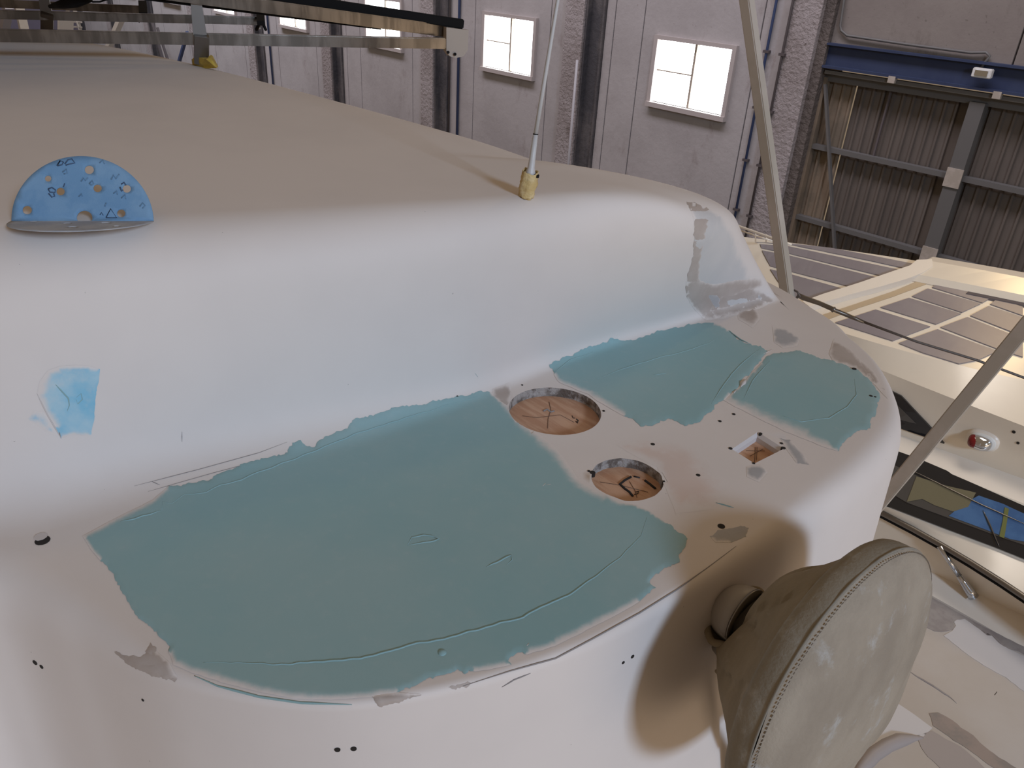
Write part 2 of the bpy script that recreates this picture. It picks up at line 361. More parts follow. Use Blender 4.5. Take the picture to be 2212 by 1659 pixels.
# station: R(x,y,z)  B(x,y)  E(x,y)  trim lengths rR_in,rR_out,rB,rE   flare
ST = [
 ((-1.02, -.62, RZ), (-.96, -.62), (-.70, -.70), .07, .06, .04, .04, .02),
 ((-.90, -.25, RZ), (-.83, -.27), (-.655, -.26), .07, .06, .04, .045, .02),
 ((-.815, -.02, RZ), (-.745, -.06), (-.645, -.055), .07, .06, .045, .04, .02),
 ((-.765, .106, RZ), (-.705, .06), (-.615, .012), .07, .06, .05, .045, .02),
 ((-.728, .19, RZ), (-.690, .15), (-.535, .052), .07, .06, .05, .035, .02),
 ((-.690, .300, RZ), (-.665, .275), (-.432, .094), .065, .06, .05, .012, .02),
 ((-.655, .42, RZ), (-.640, .40), (-.348, .163), .065, .06, .045, .008, .02),
 ((-.618, .548, RZ), (-.628, .53), (-.300, .250), .065, .06, .030, .008, .02),
 ((-.590, .655, RZ), (-.630, .68), (-.272, .345), .07, .065, .026, .010, .02),
 ((-.562, .735, RZ), (-.622, .83), (-.262, .440), .09, .08, .024, .014, .02),
 ((-.550, .800, RZ-.004), (-.612, .93), (-.256, .540), .13, .09, .022, .022, .02),
 ((-.562, .860, RZ-.012), (-.602, 1.00), (-.252, .645), .18, .09, .02, .035, .02),
 ((-.592, .915, RZ-.022), (-.590, 1.070), (-.250, .745), .215, .075, .02, .042, .02),
 ((-.635, .945, RZ-.032), (-.588, 1.108), (-.262, .850), .22, .06, .02, .045, .03),
 ((-.70, .900, RZ-.024), (-.612, 1.120), (-.290, .925), .20, .07, .02, .045, .05),
 ((-.78, .80, RZ-.006), (-.66, 1.150), (-.350, 1.005), .17, .14, .02, .04, .05),
 ((-.87, .775, RZ), (-.76, 1.178), (-.415, 1.055), .13, .14, .02, .035, .05),
 ((-.98, .770, RZ), (-.92, 1.20), (-.49, 1.105), .10, .12, .02, .03, .05),
 ((-1.20, .757, RZ), (-1.2, 1.215), (-.70, 1.17), .10, .12, .02, .03, .05),
 ((-1.58, .735, RZ), (-1.6, 1.14), (-1.3, 1.20), .10, .12, .02, .02, .03),
 ((-1.95, .690, RZ), (-2.0, 1.10), (-1.9, 1.16), .10, .12, .02, .02, .03),
 ((-2.25, .625, RZ), (-2.3, 1.03), (-2.28, 1.09), .10, .12, .02, .02, .03),
 ((-2.65, .49, RZ), (-2.75, .90), (-2.78, .95), .10, .12, .02, .02, .03),
 ((-3.2, .18, RZ), (-3.4, .60), (-3.45, .65), .10, .12, .02, .02, .03),
 ((-3.7, -.5, RZ), (-3.95, -.2), (-4.0, -.15), .10, .12, .02, .02, .03),
]
def cr(p0, p1, p2, p3, t):
    return .5*((2*p1)+(-p0+p2)*t+(2*p0-5*p1+4*p2-p3)*t*t+(-p0+3*p1-3*p2+p3)*t**3)
PIN = {3: (-.98, .14), 4: (-.94, .22), 5: (-.905, .30), 6: (-.87, .38), 7: (-.84, .45), 8: (-.815, .505), 9: (-.79, .54), 10: (-.78, .555), 11: (-.78, .562), 12: (-.79, .567), 13: (-.81, .572), 14: (-.84, .577), 15: (-.88, .578), 16: (-.94, .577), 17: (-1.03, .572)}
pin = []
for k in range(len(ST)):
    if k in PIN: pin.append(PIN[k]); continue
    a_, b_ = ST[max(0, k-1)][0], ST[min(len(ST)-1, k+1)][0]; d_ = V((b_[0]-a_[0], b_[1]-a_[1])).normalized()
    pin.append((ST[k][0][0]-d_.y*.21, ST[k][0][1]+d_.x*.21))
flat = [list(s[0])+list(s[1])+list(s[2])+list(s[3:])+list(pin[k_]) for k_, s in enumerate(ST)]
def station(u):
    i = min(int(u), len(flat)-2); t = u-i
    g = lambda k: flat[max(0, min(len(flat)-1, k))]
    return [cr(g(i-1)[j], g(i)[j], g(i+1)[j], g(i+2)[j], t) for j in range(len(flat[0]))]
SUB = 14
NU = (len(ST)-1)*SUB+1
stn = [station(k/SUB) for k in range(NU)]
def bez(a, p, b, n): return [a*(1-t)**2+p*2*t*(1-t)+b*t*t for t in [k/n for k in range(n+1)]]
def lin(a, b, n): return [a.lerp(b, k/n) for k in range(1, n)]
ROWS = []
for k, s in enumerate(stn):
    R = V(s[0:3]); B = V((s[3], s[4], LZ)); E = V((s[5], s[6], LZ)); rin, rout, rB, rE, fl = s[7:12]; P0 = V((s[12], s[13], RZ))
    # horizontal outward direction from the path of R
    a, b = stn[max(0, k-1)], stn[min(NU-1, k+1)]
    tR = V((b[0]-a[0], b[1]-a[1], 0)).normalized(); oR = V((tR.y, -tR.x, 0))
    tE = V((b[5]-a[5], b[6]-a[6], 0)); tE = tE.normalized() if tE.length > 1e-6 else tR; oE = V((tE.y, -tE.x, 0))
    d1 = B-R; d2 = E-B
    dI = V((P0.x-R.x, P0.y-R.y, 0)); rin = min(rin, dI.length*.92)
    A0 = V((R.x, R.y, RZ))+dI.normalized()*rin; A1 = R+d1.normalized()*min(rout, d1.length*.55)
    B0 = B-d1.normalized()*min(rB, d1.length*.4); B1 = B+d2.normalized()*min(rB, d2.length*.45)
    E0 = E-d2.normalized()*min(rE, d2.length*.45); dn = V((oE.x*fl, oE.y*fl, -1)).normalized(); E1 = E+dn*rE
    S = E+dn*.9; S2 = S+V((0, 0, -1.6))
    row = [P0]+lin(P0, A0, 3)+bez(A0, R, A1, 12)+lin(A1, B0, 8)+bez(B0, B, B1, 10)+lin(B1, E0, 36)+bez(E0, E, E1, 10)+lin(E1, S, 20)+[S, S2]
    ROWS.append(row)
NV = len(ROWS[0])
verts = [p for r in ROWS for p in r]
quads = {}
for i in range(NU-1):
    for j in range(NV-1):
        quads[(i, j)] = (i*NV+j, i*NV+j+1, (i+1)*NV+j+1, (i+1)*NV+j)
# roof interior polygon, closed aft
loop = [i*NV for i in range(NU)]
bvh_faces = list(quads.values())+[tuple(loop)]
BV = BVHTree.FromPolygons([tuple(v) for v in verts], bvh_faces)
def hit(x, y):
    r = BV.ray_cast(V((0, 0, 0)), ray(x, y).normalized())
    if r[0] is None: return None, None
    n = r[1]
    if n.dot(ray(x, y)) > 0: n = -n
    return r[0], n
# openings: circles and square in ledge plane
LEDGE0 = 4+13+7+11   # first ledge row index (approx)
def circle(c, r, n, wob=0, sx=1, ang=0):
    out = []
    for k in range(n):
        t = 2*math.pi*k/n; rr = r*(1+wob*noise.noise(V((math.cos(t)*3, math.sin(t)*3, r*90))))
        x_, y_ = rr*math.cos(t)*sx, rr*math.sin(t); out.append((c[0]+x_*math.cos(ang)-y_*math.sin(ang), c[1]+x_*math.sin(ang)+y_*math.cos(ang)))
    return out
sq = [at(x, y, Z=LZ) for x, y in ((1581, 970), (1637, 933), (1694, 969), (1630, 1001))]
HOLES = [circle((-.5415, .5715), .0535, 64, .004), circle((-.399, .536), .0365, 48, .05), [(p.x, p.y) for p in sq]]
def inside(p, poly):
    c = False; n = len(poly)
    for i in range(n):
        x1, y1 = poly[i][:2]; x2, y2 = poly[(i+1) % n][:2]
        if (y1 > p[1]) != (y2 > p[1]) and p[0] < (x2-x1)*(p[1]-y1)/(y2-y1)+x1: c = not c
    return c
def pdist(p, poly):
    best = 1e9; n = len(poly); bi = 0
    for i in range(n):
        a = poly[i]; b = poly[(i+1) % n]; dx, dy = b[0]-a[0], b[1]-a[1]; L = dx*dx+dy*dy
        t = 0 if L == 0 else max(0, min(1, ((p[0]-a[0])*dx+(p[1]-a[1])*dy)/L))
        d = math.hypot(a[0]+dx*t-p[0], a[1]+dy*t-p[1])
        if d < best: best = d; bi = i
    return best, bi
flatq = {k for k, q in quads.items() if all(abs(verts[i].z-LZ) < 1e-5 for i in q)}
faces = []
removed = set()
for h in HOLES:
    ii, jj = [], []
    for k in flatq:
        q = quads[k]; c = sum((verts[i] for i in q), V())/4
        if pdist((c.x, c.y), h)[0] < .006 or inside((c.x, c.y), h): ii.append(k[0]); jj.append(k[1])
    i0, i1, j0, j1 = min(ii), max(ii), min(jj), max(jj)
    blk = [(i, j) for i in range(i0, i1+1) for j in range(j0, j1+1)]
    removed.update(blk)
    ring = [i*NV+j0 for i in range(i0, i1+1)]+[(i1+1)*NV+j for j in range(j0, j1+1)]+[i*NV+j1+1 for i in range(i1+1, i0, -1)]+[i0*NV+j for j in range(j1+1, j0, -1)]
    m = len(ring); pts = [V((verts[i].x, verts[i].y)) for i in ring]+[V(p) for p in h]
    ed = [(a, (a+1) % m) for a in range(m)]+[(m+a, m+(a+1) % len(h)) for a in range(len(h))]
    cv, ce, cf, ov, _, _ = delaunay_2d_cdt(pts, ed, [], 0, 1e-7)
    mp = []
    ringpoly = [tuple(p) for p in pts[:m]]
    for a, p in enumerate(cv):
        src = [o for o in ov[a] if o < m]
        if src: mp.append(ring[src[0]])
        else: verts.append(V((p.x, p.y, LZ))); mp.append(len(verts)-1)
    for f in cf:
        c = sum((cv[a] for a in f), V((0, 0)))/len(f)
        if inside(c, h) or not inside(c, ringpoly): continue
        faces.append(tuple(mp[a] for a in f))
faces += [q for k, q in quads.items() if k not in removed]
# flat roof interior: well shaped triangles
m = len(loop); lp = [(verts[i].x, verts[i].y) for i in loop]; pts = [V(p) for p in lp]
gx = -4.0
while gx < -.7:
    gy = -.8
    while gy < .7:
        if inside((gx, gy), lp) and pdist((gx, gy), lp)[0] > .04: pts.append(V((gx, gy)))
        gy += .09
    gx += .09
cv, ce, cf, ov, _, _ = delaunay_2d_cdt(pts, [(a, (a+1) % m) for a in range(m)], [], 1, 1e-7)
mp = []
for a, p in enumerate(cv):
    src = [o for o in ov[a] if o < m]
    if src: mp.append(loop[src[0]])
    else: verts.append(V((p.x, p.y, RZ))); mp.append(len(verts)-1)
faces += [tuple(mp[a] for a in f) for f in cf]
def nz(f): return (verts[f[1]]-verts[f[0]]).cross(verts[f[2]]-verts[f[0]]).z
sgn = sum(1 if nz(quads[k]) > 0 else -1 for k in list(flatq)[:200]) > 0
quadset = set(quads.values())
faces = [f if f in quadset or (nz(f) > 0) == sgn else tuple(reversed(f)) for f in faces]
if not sgn: faces = [tuple(reversed(f)) for f in faces]
boat = empty('motor_yacht')
tag(boat, 'white yacht superstructure in the foreground with teal fairing patches and cut-out holes', 'boat')
shell = mesh('moulded_shell', verts, faces, M['hull'], boat, True)

# hole walls and plywood below
for hi, (h, dep) in enumerate(zip(HOLES, (.012, .011, .010))):
    n = len(h); vs = [V((x_, y_, LZ)) for x_, y_ in h]
    cx_ = sum(p[0] for p in h)/n; cy_ = sum(p[1] for p in h)/n
    if hi == 2:
        vs2 = [V((cx_+(x_-cx_)*.86, cy_+(y_-cy_)*.86, LZ-.004)) for x_, y_ in h]; rows = [vs, vs2, [V((v.x, v.y, LZ-dep)) for v in vs2]]
    else: rows = [vs, [V((v.x, v.y, LZ-dep)) for v in vs]]
    allv = [v for r in rows for v in r]
    fs = [(r*n+a, r*n+(a+1) % n, (r+1)*n+(a+1) % n, (r+1)*n+a) for r in range(len(rows)-1) for a in range(n)]
    mesh('hole_rim', allv, fs, M['edge'] if hi < 2 else M['flake'], boat)
    big = [(cx_+(x_-cx_)*1.12, cy_+(y_-cy_)*1.12) for x_, y_ in h]
    vs = [V((x_, y_, LZ-dep)) for x_, y_ in big]+[V((x_, y_, LZ-dep-.009)) for x_, y_ in big]
    fs = [tuple(range(n)), tuple(range(2*n-1, n-1, -1))]+[(a, (a+1) % n, n+(a+1) % n, n+a) for a in range(n)]
    recalc(mesh('plywood_backing', vs, fs, M['ply'], boat))
def onply(pts, dep): return [at(x_, y_, Z=LZ-dep+.0004) for x_, y_ in pts]
pl = [o for o in boat.children if o.name.startswith('plywood')]
for pts, dep, par, r, m in (
    ([(1186, 868), (1190, 885), (1184, 905), (1183, 925)], .012, 0, .00028, 'pencil'), ([(1128, 898), (1160, 902), (1210, 896), (1240, 912)], .012, 0, .00022, 'pencil'),
    ([(1174, 888), (1182, 884), (1190, 890), (1197, 888)], .012, 0, .0011, 'scratch'), ([(1236, 898), (1238, 903), (1242, 903)], .012, 0, .0004, 'marker'),
    ([(1245, 905), (1249, 908), (1247, 914), (1244, 910)], .012, 0, .0006, 'marker'),
    ([(1363, 1030), (1350, 1037), (1339, 1046), (1350, 1056), (1360, 1063), (1367, 1072)], .011, 1, .0013, 'marker'), ([(1369, 1029), (1382, 1032)], .011, 1, .0009, 'marker'),
    ([(1393, 1038), (1404, 1046), (1416, 1056)], .011, 1, .0013, 'marker'), ([(1296, 1041), (1340, 1048), (1400, 1063)], .011, 1, .00022, 'pencil'), ([(1360, 1040), (1372, 1060), (1376, 1075)], .011, 1, .00022, 'pencil'),
    ([(1372, 1063), (1380, 1061), (1378, 1066), (1370, 1068)], .011, 1, .0004, 'marker'),
    ([(1632, 966), (1630, 998)], .010, 2, .00028, 'pencil'), ([(1636, 966), (1634, 994)], .010, 2, .00022, 'pencil'), ([(1612, 973), (1652, 974)], .010, 2, .00022, 'pencil'), ([(1620, 985), (1648, 970)], .010, 2, .00022, 'pencil')):
    tube('pencil_line' if m != 'marker' else 'marker_stroke', onply(pts, dep), r, M[m], pl[par], 6)

# --------------------------------------------------- patches projected on the shell
def patch(name, poly, m, soft=1, rag=2, step=7, off=.0010, parent=None, hitf=None, label=None, noisek=0):
    """poly: (px,py[,softness]); ragged outline; lies as a film on the surface"""
    parent = parent or boat; hitf = hitf or hit
    out, sf = [], []
    n = len(poly)
    for i in range(n):
        a, b = poly[i], poly[(i+1) % n]; L = math.hypot(b[0]-a[0], b[1]-a[1]); s = a[2] if len(a) > 2 else soft
        k = max(1, int(L/4)); nx, ny = -(b[1]-a[1])/max(L, 1e-6), (b[0]-a[0])/max(L, 1e-6)
        for q in range(k):
            t = q/k; x_, y_ = a[0]+(b[0]-a[0])*t, a[1]+(b[1]-a[1])*t
            am = rag*(.25 if s > 4 else 1)
            d = am*(noise.noise(V((x_*.05, y_*.05, 3+noisek)))*1.6+noise.noise(V((x_*.22, y_*.22, 7+noisek)))*1.3)
            out.append((x_+nx*d, y_+ny*d)); sf.append(s)
    nb = len(out); pts = [V(p) for p in out]
    xs = [p[0] for p in out]; ys = [p[1] for p in out]
    y_ = min(ys)+step*.5; r_ = 0
    while y_ < max(ys):
        x_ = min(xs)+(step*.5 if r_ % 2 else step)
        while x_ < max(xs):
            if inside((x_, y_), out) and pdist((x_, y_), out)[0] > step*.45: pts.append(V((x_, y_)))
            x_ += step
        y_ += step*.87; r_ += 1
    cv, ce, cf, ov, _, _ = delaunay_2d_cdt(pts, [(a, (a+1) % nb) for a in range(nb)], [], 1, 1e-5)
    vs, fade, ok = [], [], []
    for a, p in enumerate(cv):
        d, bi = pdist(p, out); s = max(sf[bi], 1.01)
        c, nn = hitf(p.x, p.y)
        if c is not None and hitf is hit and abs(c.z-LZ) < .002 and any(inside((c.x, c.y), h) for h in HOLES): c = None
        if c is None: c, nn = V((0, 0, 0)), V((0, 0, 1)); ok.append(False)
        else: ok.append(True)
        edge = d < .5
        fd = 1.0 if s < 4 else min(1, d/s)
        vs.append(c+nn*(off*.25 if edge else off*(.25+.75*min(1, fd*1.5)))); fade.append(fd)
    fs = [tuple(f) for f in cf if all(ok[a] for a in f) and max((vs[a]-vs[f[0]]).length for a in f) < (.02 if hitf is hit else .25*max(1, vs[f[0]].length))]
    o = mesh(name, vs, fs, M[m], parent, True)
    at_ = o.data.attributes.new('fade', 'FLOAT', 'POINT'); at_.data.foreach_set('value', fade)
    bm = bmesh.new(); bm.from_mesh(o.data); bmesh.ops.delete(bm, geom=[v for v in bm.verts if not v.link_faces], context='VERTS')
    bmesh.ops.recalc_face_normals(bm, faces=bm.faces); bm.faces.ensure_lookup_table()
    if bm.faces and bm.faces[0].normal.dot(bm.faces[0].calc_center_median()) > 0: bmesh.ops.reverse_faces(bm, faces=bm.faces)
    bm.to_mesh(o.data); bm.free()
    if label: o['label'] = label
    return o
S_ = 26
big = [(178,1158,14),(240,1125,14),(330,1080,12),(362,1052,1),(400,1047,1),(450,1036,1),(500,1012,1),(540,998,1),(590,985,1),(622,978,1),(632,958,1),(650,951,1),(660,964,1),(678,966,1),(690,948,1),(750,925,1),(765,906,1),(810,896,1),(850,882,1),(960,862,1),(1035,845,1),(1060,848,8),(1085,868,14),(1108,888,18),(1128,912,20),(1165,938,S_),(1200,967,S_),(1225,1000,S_),(1250,1035,S_),(1285,1056,S_),(1310,1068,14),(1345,1086,8),(1375,1092,8),(1400,1102,6),(1440,1130,1),(1487,1165,1),(1478,1185,1),(1465,1200,1),(1468,1214,1),(1440,1226,1),(1418,1240,1),(1403,1258,1),(1418,1271,1),(1385,1292,1),(1379,1302,14),(1330,1330,18),(1270,1360,18),(1200,1396,14),(1138,1414,1),(1128,1408,1),(1102,1417,1),(1098,1428,1),(1105,1436,12),(1060,1446,12),(1024,1452,1),(1012,1447,1),(1005,1455,1),(990,1449,1),(970,1456,1),(930,1464,1),(905,1477,1),(876,1489,1),(860,1496,14),(800,1506,14),(720,1512,14),(640,1510,16),(560,1495,18),(480,1475,18),(420,1455,18),(375,1437,14),(365,1410,1),(368,1395,1),(355,1383,1),(345,1376,1),(335,1362,1),(318,1348,1),(300,1335,1),(285,1318,1),(276,1300,1),(262,1275,1),(256,1262,1),(248,1250,1),(240,1232,1),(215,1210,8),(195,1185,8)]
bt = patch('teal_fairing_patch', big, 'teal', rag=3.0, off=.0012, label='large teal patch of fairing compound left on the ledge')
p2 = [(1188,790,1),(1200,780,1),(1215,773,1),(1240,764,1),(1275,748,1),(1310,738,1),(1318,730,1),(1330,734,1),(1370,737,1),(1395,725,1),(1420,715,1),(1480,702,1),(1540,697,6),(1562,704,6),(1575,716,1),(1590,725,1),(1608,740,1),(1625,746,1),(1658,757,1),(1652,768,1),(1640,782,1),(1625,802,1),(1605,818,1),(1592,838,1),(1580,850,6),(1562,868,1),(1545,875,1),(1540,888,1),(1524,895,1),(1515,908,1),(1500,916,1),(1480,919,1),(1465,908,1),(1440,906,1),(1425,914,1),(1404,920,1),(1385,920,1),(1350,900,12),(1325,887,14),(1300,872,14),(1270,852,12),(1240,840,10),(1205,825,6),(1197,810,1)]
t2 = patch('teal_fairing_patch', p2, 'teal', rag=3.0, off=.0012, noisek=2, label='middle teal patch beside the large round hole')
p3 = [(1655,772,1),(1680,765,1),(1720,757,1),(1760,770,1),(1800,780,1),(1845,797,1),(1875,815,1),(1885,830,1),(1897,845,1),(1902,860,1),(1893,875,1),(1890,895,1),(1882,905,1),(1880,925,1),(1860,930,1),(1845,938,1),(1830,948,1),(1818,958,1),(1812,975,6),(1790,970,20),(1740,950,30),(1690,930,S_),(1640,905,S_),(1600,885,20),(1563,865,14),(1575,855,6),(1585,845,6),(1605,828,6),(1622,806,6),(1645,785,1)]
t3 = patch('teal_fairing_patch', p3, 'teal', rag=3.0, off=.0011, noisek=4, label='right teal patch near the rounded tip')
bp = patch('blue_fairing_patch', [(103,800,16),(130,791,10),(160,789,8),(190,790,10),(216,797,3),(212,830,3),(206,860,3),(204,900,3),(196,940,10),(178,942,10),(160,938,10),(131,947,2),(120,925,20),(95,890,20),(80,850,24),(85,825,24)], 'blue_patch', soft=10, rag=1, noisek=5, label='light blue patch on the upright face')
patch('blue_smear', [(60,905,24),(75,888,24),(100,890,24),(118,925,12),(130,948,12),(95,930,24)], 'blue_patch', soft=22, rag=1, off=.0006)
# primer and bare areas
PT = [
 ('grey_primer_patch', [(1486,440,10),(1525,446,10),(1565,470,20),(1595,520,24),(1620,580,24),(1645,630,14),(1672,650,10),(1640,668,14),(1560,690,14),(1515,682,14),(1490,655,10),(1482,610,8),(1497,560,8),(1500,500,6),(1498,470,6)], 'pale', .0005),
 ('brown_primer_patch', [(1500,470,3),(1520,468,3),(1532,480,6),(1524,520,8),(1515,560,8),(1512,600,8),(1530,622,6),(1580,628,10),(1620,612,14),(1648,630,6),(1676,650,4),(1640,662,8),(1590,672,8),(1560,690,10),(1525,692,8),(1498,668,4),(1484,640,3),(1480,615,3),(1490,580,3),(1498,540,3)], 'putty', .0008),
 ('brown_primer_patch', [(1483,437,2),(1500,436,2),(1515,448,2),(1530,452,2),(1528,460,3),(1500,458,3),(1492,455,3)], 'putty', .0008),
 ('grey_primer_patch', [(1520,632,6),(1545,628,6),(1562,645,6),(1555,668,6),(1535,666,6)], 'grey_putty', .0011),
 ('grey_primer_patch', [(1628,630,6),(1645,634,6),(1655,647,6),(1630,652,6)], 'grey_putty', .0011),
 ('brown_primer_patch', [(1590,668,10),(1635,660,10),(1642,690,10),(1625,708,10),(1595,690,10)], 'putty', .0007),
 ('grey_primer_patch', [(1668,705,6),(1700,712,6),(1730,730,6),(1722,748,10),(1690,752,8),(1672,740,6)], 'grey_putty', .0007),
 ('brown_primer_patch', [(1802,732,6),(1840,760,8),(1885,800,8),(1912,842,8),(1890,830,6),(1850,795,6),(1800,778,6)], 'putty', .0007),
 ('grey_primer_patch', [(1683,945,3),(1710,952,8),(1735,980,8),(1750,1006,3),(1720,1000,8),(1698,970,6)], 'grey_putty', .0006),
 ('grey_primer_patch', [(1612,1008,8),(1645,1002,8),(1658,1020,8),(1640,1042,8),(1612,1030,8)], 'grey_putty', .0006),
 ('grey_primer_patch', [(1535,1160,3),(1550,1146,3),(1600,1137,3),(1616,1140,3),(1612,1160,3),(1580,1172,6),(1545,1172,6)], 'grey_putty', .0006),
 ('brown_primer_patch', [(247,1408,2),(300,1420,3),(330,1400,6),(365,1430,10),(383,1462,2),(378,1472,2),(340,1462,2),(300,1446,2),(270,1430,2)], 'putty', .0007),
 ('brown_primer_patch', [(315,1408,3),(325,1388,3),(338,1400,3),(336,1418,3),(322,1420,3)], 'putty', .0009),
 ('brown_primer_patch', [(800,1504,8),(860,1496,8),(910,1500,3),(870,1516,3),(820,1526,3)], 'putty', .0014),
 ('brown_primer_patch', [(968,1484,2),(1015,1474,2),(1010,1482,2),(985,1490,2)], 'putty', .0008),
 ('brown_primer_patch', [(1064,840,10),(1100,826,10),(1106,850,4),(1100,875,3),(1080,870,8),(1062,858,8)], 'putty', .0008),
 ('brown_primer_patch', [(1482,612,6),(1500,600,8),(1540,612,10),(1600,600,14),(1640,598,14),(1655,615,10),(1600,640,10),(1560,650,6),(1540,672,6),(1520,690,6),(1498,665,6),(1484,640,6)], 'putty', .0009),
 ('brown_primer_patch', [(1530,668,8),(1580,655,8),(1640,640,8),(1665,652,6),(1630,672,8),(1580,682,8),(1540,690,8)], 'putty', .0010),
 ('pale_fleck', [(1556,655,3),(1575,645,3),(1610,640,3),(1640,645,3),(1615,656,3),(1580,662,3)], 'pale', .0014),
 ('pale_fleck', [(1500,510,3),(1515,514,3),(1526,508,3),(1524,530,3),(1510,540,3),(1499,530,3)], 'pale', .0012),
 ('pale_fleck', [(1512,455,3),(1535,462,3),(1536,470,3),(1520,468,3)], 'pale', .0012),
 ('brown_primer_patch', [(1800,735,6),(1835,752,8),(1870,790,8),(1900,830,8),(1918,862,8),(1895,838,6),(1850,797,6),(1800,782,8),(1790,765,6)], 'putty', .0009),
 ('brown_primer_patch', [(258,1416,2),(300,1428,3),(345,1436,3),(378,1464,2),(360,1468,2),(310,1450,2),(275,1434,2)], 'putty', .0010),
 ('bare_beige_area', [(1330,960,40),(1400,940,50),(1490,960,50),(1570,1040,50),(1540,1100,50),(1460,1110,30),(1440,1060,20),(1420,1010,20),(1370,985,20)], 'beige', .0004),
]
for i, (nm, po, mm, of) in enumerate(PT): patch(nm, po, mm, rag=2.5, off=of, noisek=10+i, step=8)

# ridges / strokes on the surface
def stroke(name, pts, r, m, parent=None, lift=0.0, hitf=None, seg=6, wob=0):
    hitf = hitf or hit; dense = []
    for a, b in zip(pts[:-1], pts[1:]):
        k = max(1, int(math.hypot(b[0]-a[0], b[1]-a[1])/8))
        for q in range(k): dense.append((a[0]+(b[0]-a[0])*q/k, a[1]+(b[1]-a[1])*q/k))
    dense.append(pts[-1]); out = []
    for i, (x_, y_) in enumerate(dense):
        if wob: y_ += wob*noise.noise(V((x_*.04, y_*.04, 1)))
        c, n_ = hitf(x_, y_)
        if c is not None: out.append(c+n_*lift)
    if len(out) < 2: return None
    n = len(out); rs = [r*min(1, .25+3*min(i, n-1-i)/max(1, n-1)) for i in range(n)]
    return tube(name, out, rs, M[m], parent or boat, seg)
for pts in ([(350,1105),(352,1086),(370,1090),(400,1070),(445,1066),(480,1048),(520,1040),(560,1020),(620,1000),(700,968),(780,935),(850,912),(950,880),(1030,858)],
            [(440,1433),(560,1436),(600,1438),(690,1432),(780,1425),(830,1412),(900,1392),(960,1382),(1010,1368),(1080,1348),(1130,1335),(1165,1315),(1225,1290),(1290,1245),(1340,1205),(1385,1160),(1397,1120)],
            [(880,1180),(890,1163),(915,1157),(935,1160),(948,1166),(930,1172),(880,1181)],
            [(1050,1228),(1080,1212),(1104,1202),(1106,1212),(1095,1222)],
            [(350,1105),(300,1120),(260,1130)]):
    stroke('filler_ridge', pts, .0009, 'ridge', bt, .0011, wob=3)
for pts in ([(1285,822),(1340,800),(1420,775),(1480,760),(1530,744),(1560,727)], [(1537,874),(1555,845),(1580,810),(1610,780),(1640,755)], [(1575,716),(1600,735),(1620,745)], [(1198,805),(1230,780),(1280,762)], [(1410,812),(1440,808)]):
    stroke('filler_ridge', pts, .0008, 'ridge', t2, .0011, wob=2)
for pts in ([(1605,865),(1625,825),(1662,782)], [(1740,910),(1790,905),(1830,880),(1850,855),(1845,820)], [(1690,900),(1730,912),(1770,908)]):
    stroke('filler_ridge', pts, .0007, 'ridge', t3, .0010, wob=2)
stroke('filler_ridge', [(120,830),(148,860),(150,875),(145,888)], .0007, 'ridge', bp, .0009)
stroke('filler_ridge', [(80,850),(105,900),(132,946)], .0006, 'flake', bp, .0006)
stroke('filler_ridge', [(165,858),(175,850),(178,862),(168,872),(164,862)], .0005, 'ridge', bp, .0009)
for x_, y_, r in ((955, 1412, .004),):
    c, n_ = hit(x_, y_); tube('filler_bubble', [c+n_*.0005, c+n_*.0018, c+n_*.0026], [r, r*.7, r*.2], M['ridge'], bt, 12)
for pts in ([(1172,1052),(1178,1046)], [(1180,1050),(1190,1048)], [(1138,1397),(1142,1392)]): stroke('bare_chip', pts, .0022, 'flake', bt, .0008)
for pts in ([(1600,838),(1612,820)], [(1585,852),(1590,845)]): stroke('bare_chip', pts, .0028, 'flake', t2, .0009, wob=3)
# thin scratches and dents in the gelcoat
for pts, r, m in (([(1050,1130),(1100,1106)], .0004, 'scratch'), ([(1084,1484),(1110,1468),(1146,1454)], .0006, 'scratch'), ([(393,932),(393,955)], .0004, 'scratch'),
                  ([(290,1050),(430,1014),(560,978),(620,955)], .00035, 'scratch'), ([(320,1062),(460,1022),(600,985)], .0003, 'scratch'), ([(327,1040),(346,1048)], .0004, 'scratch'),
                  ([(1546,1086),(1585,1097)], .0007, 'ridge'), ([(126,925),(132,947)], .0006, 'scratch'), ([(1026,806),(1032,814)], .0006, 'ridge'),
                  ([(1640,770),(1668,755)], .0006, 'flake'), ([(420,1460),(470,1482),(560,1505),(650,1518),(760,1522)], .0009, 'ridge'),
                  ([(1000,1482),(1100,1450),(1200,1422),(1280,1380),(1380,1325),(1460,1275),(1530,1225),(1590,1180)], .0007, 'scratch')):
    stroke('scratch', pts, r, m, boat, .0002)
# screw holes
for x_, y_, r in ((1128,832,.0013),(1304,888,.0016),(1410,960,.0024),(1508,1027,.0024),(1555,910,.0020),(1585,895,.0020),(1280,1021,.0030),(1272,1018,.0015),(1578,969,.0022),(1643,937,.0020),(1692,968,.0026),(1688,958,.0018),(1628,1001,.0016),
                  (1558,1137,.0035),(92,1168,.0060),(1845,798,.0028),(1881,857,.0022),(1890,859,.0015),(729,1619,.0022),(764,1617,.0022),(1346,1431,.0015),(1366,1418,.0018),(76,1431,.0024),(90,1440,.0020),(309,1512,.0012),(988,857,.0015),(1434,1040,.0012)):
    c, n_ = hit(x_, y_)
    if c is None: continue
    tube('screw_hole', [c-n_*.004, c+n_*.0014 if 1840 < x_ < 1900 else c+n_*.0005], r, M['hole'], boat, 12, False)
c, n_ = hit(88, 1160); tube('chipped_edge', [c, c+n_*.0006], .0055, M['flake'], boat, 9, False)

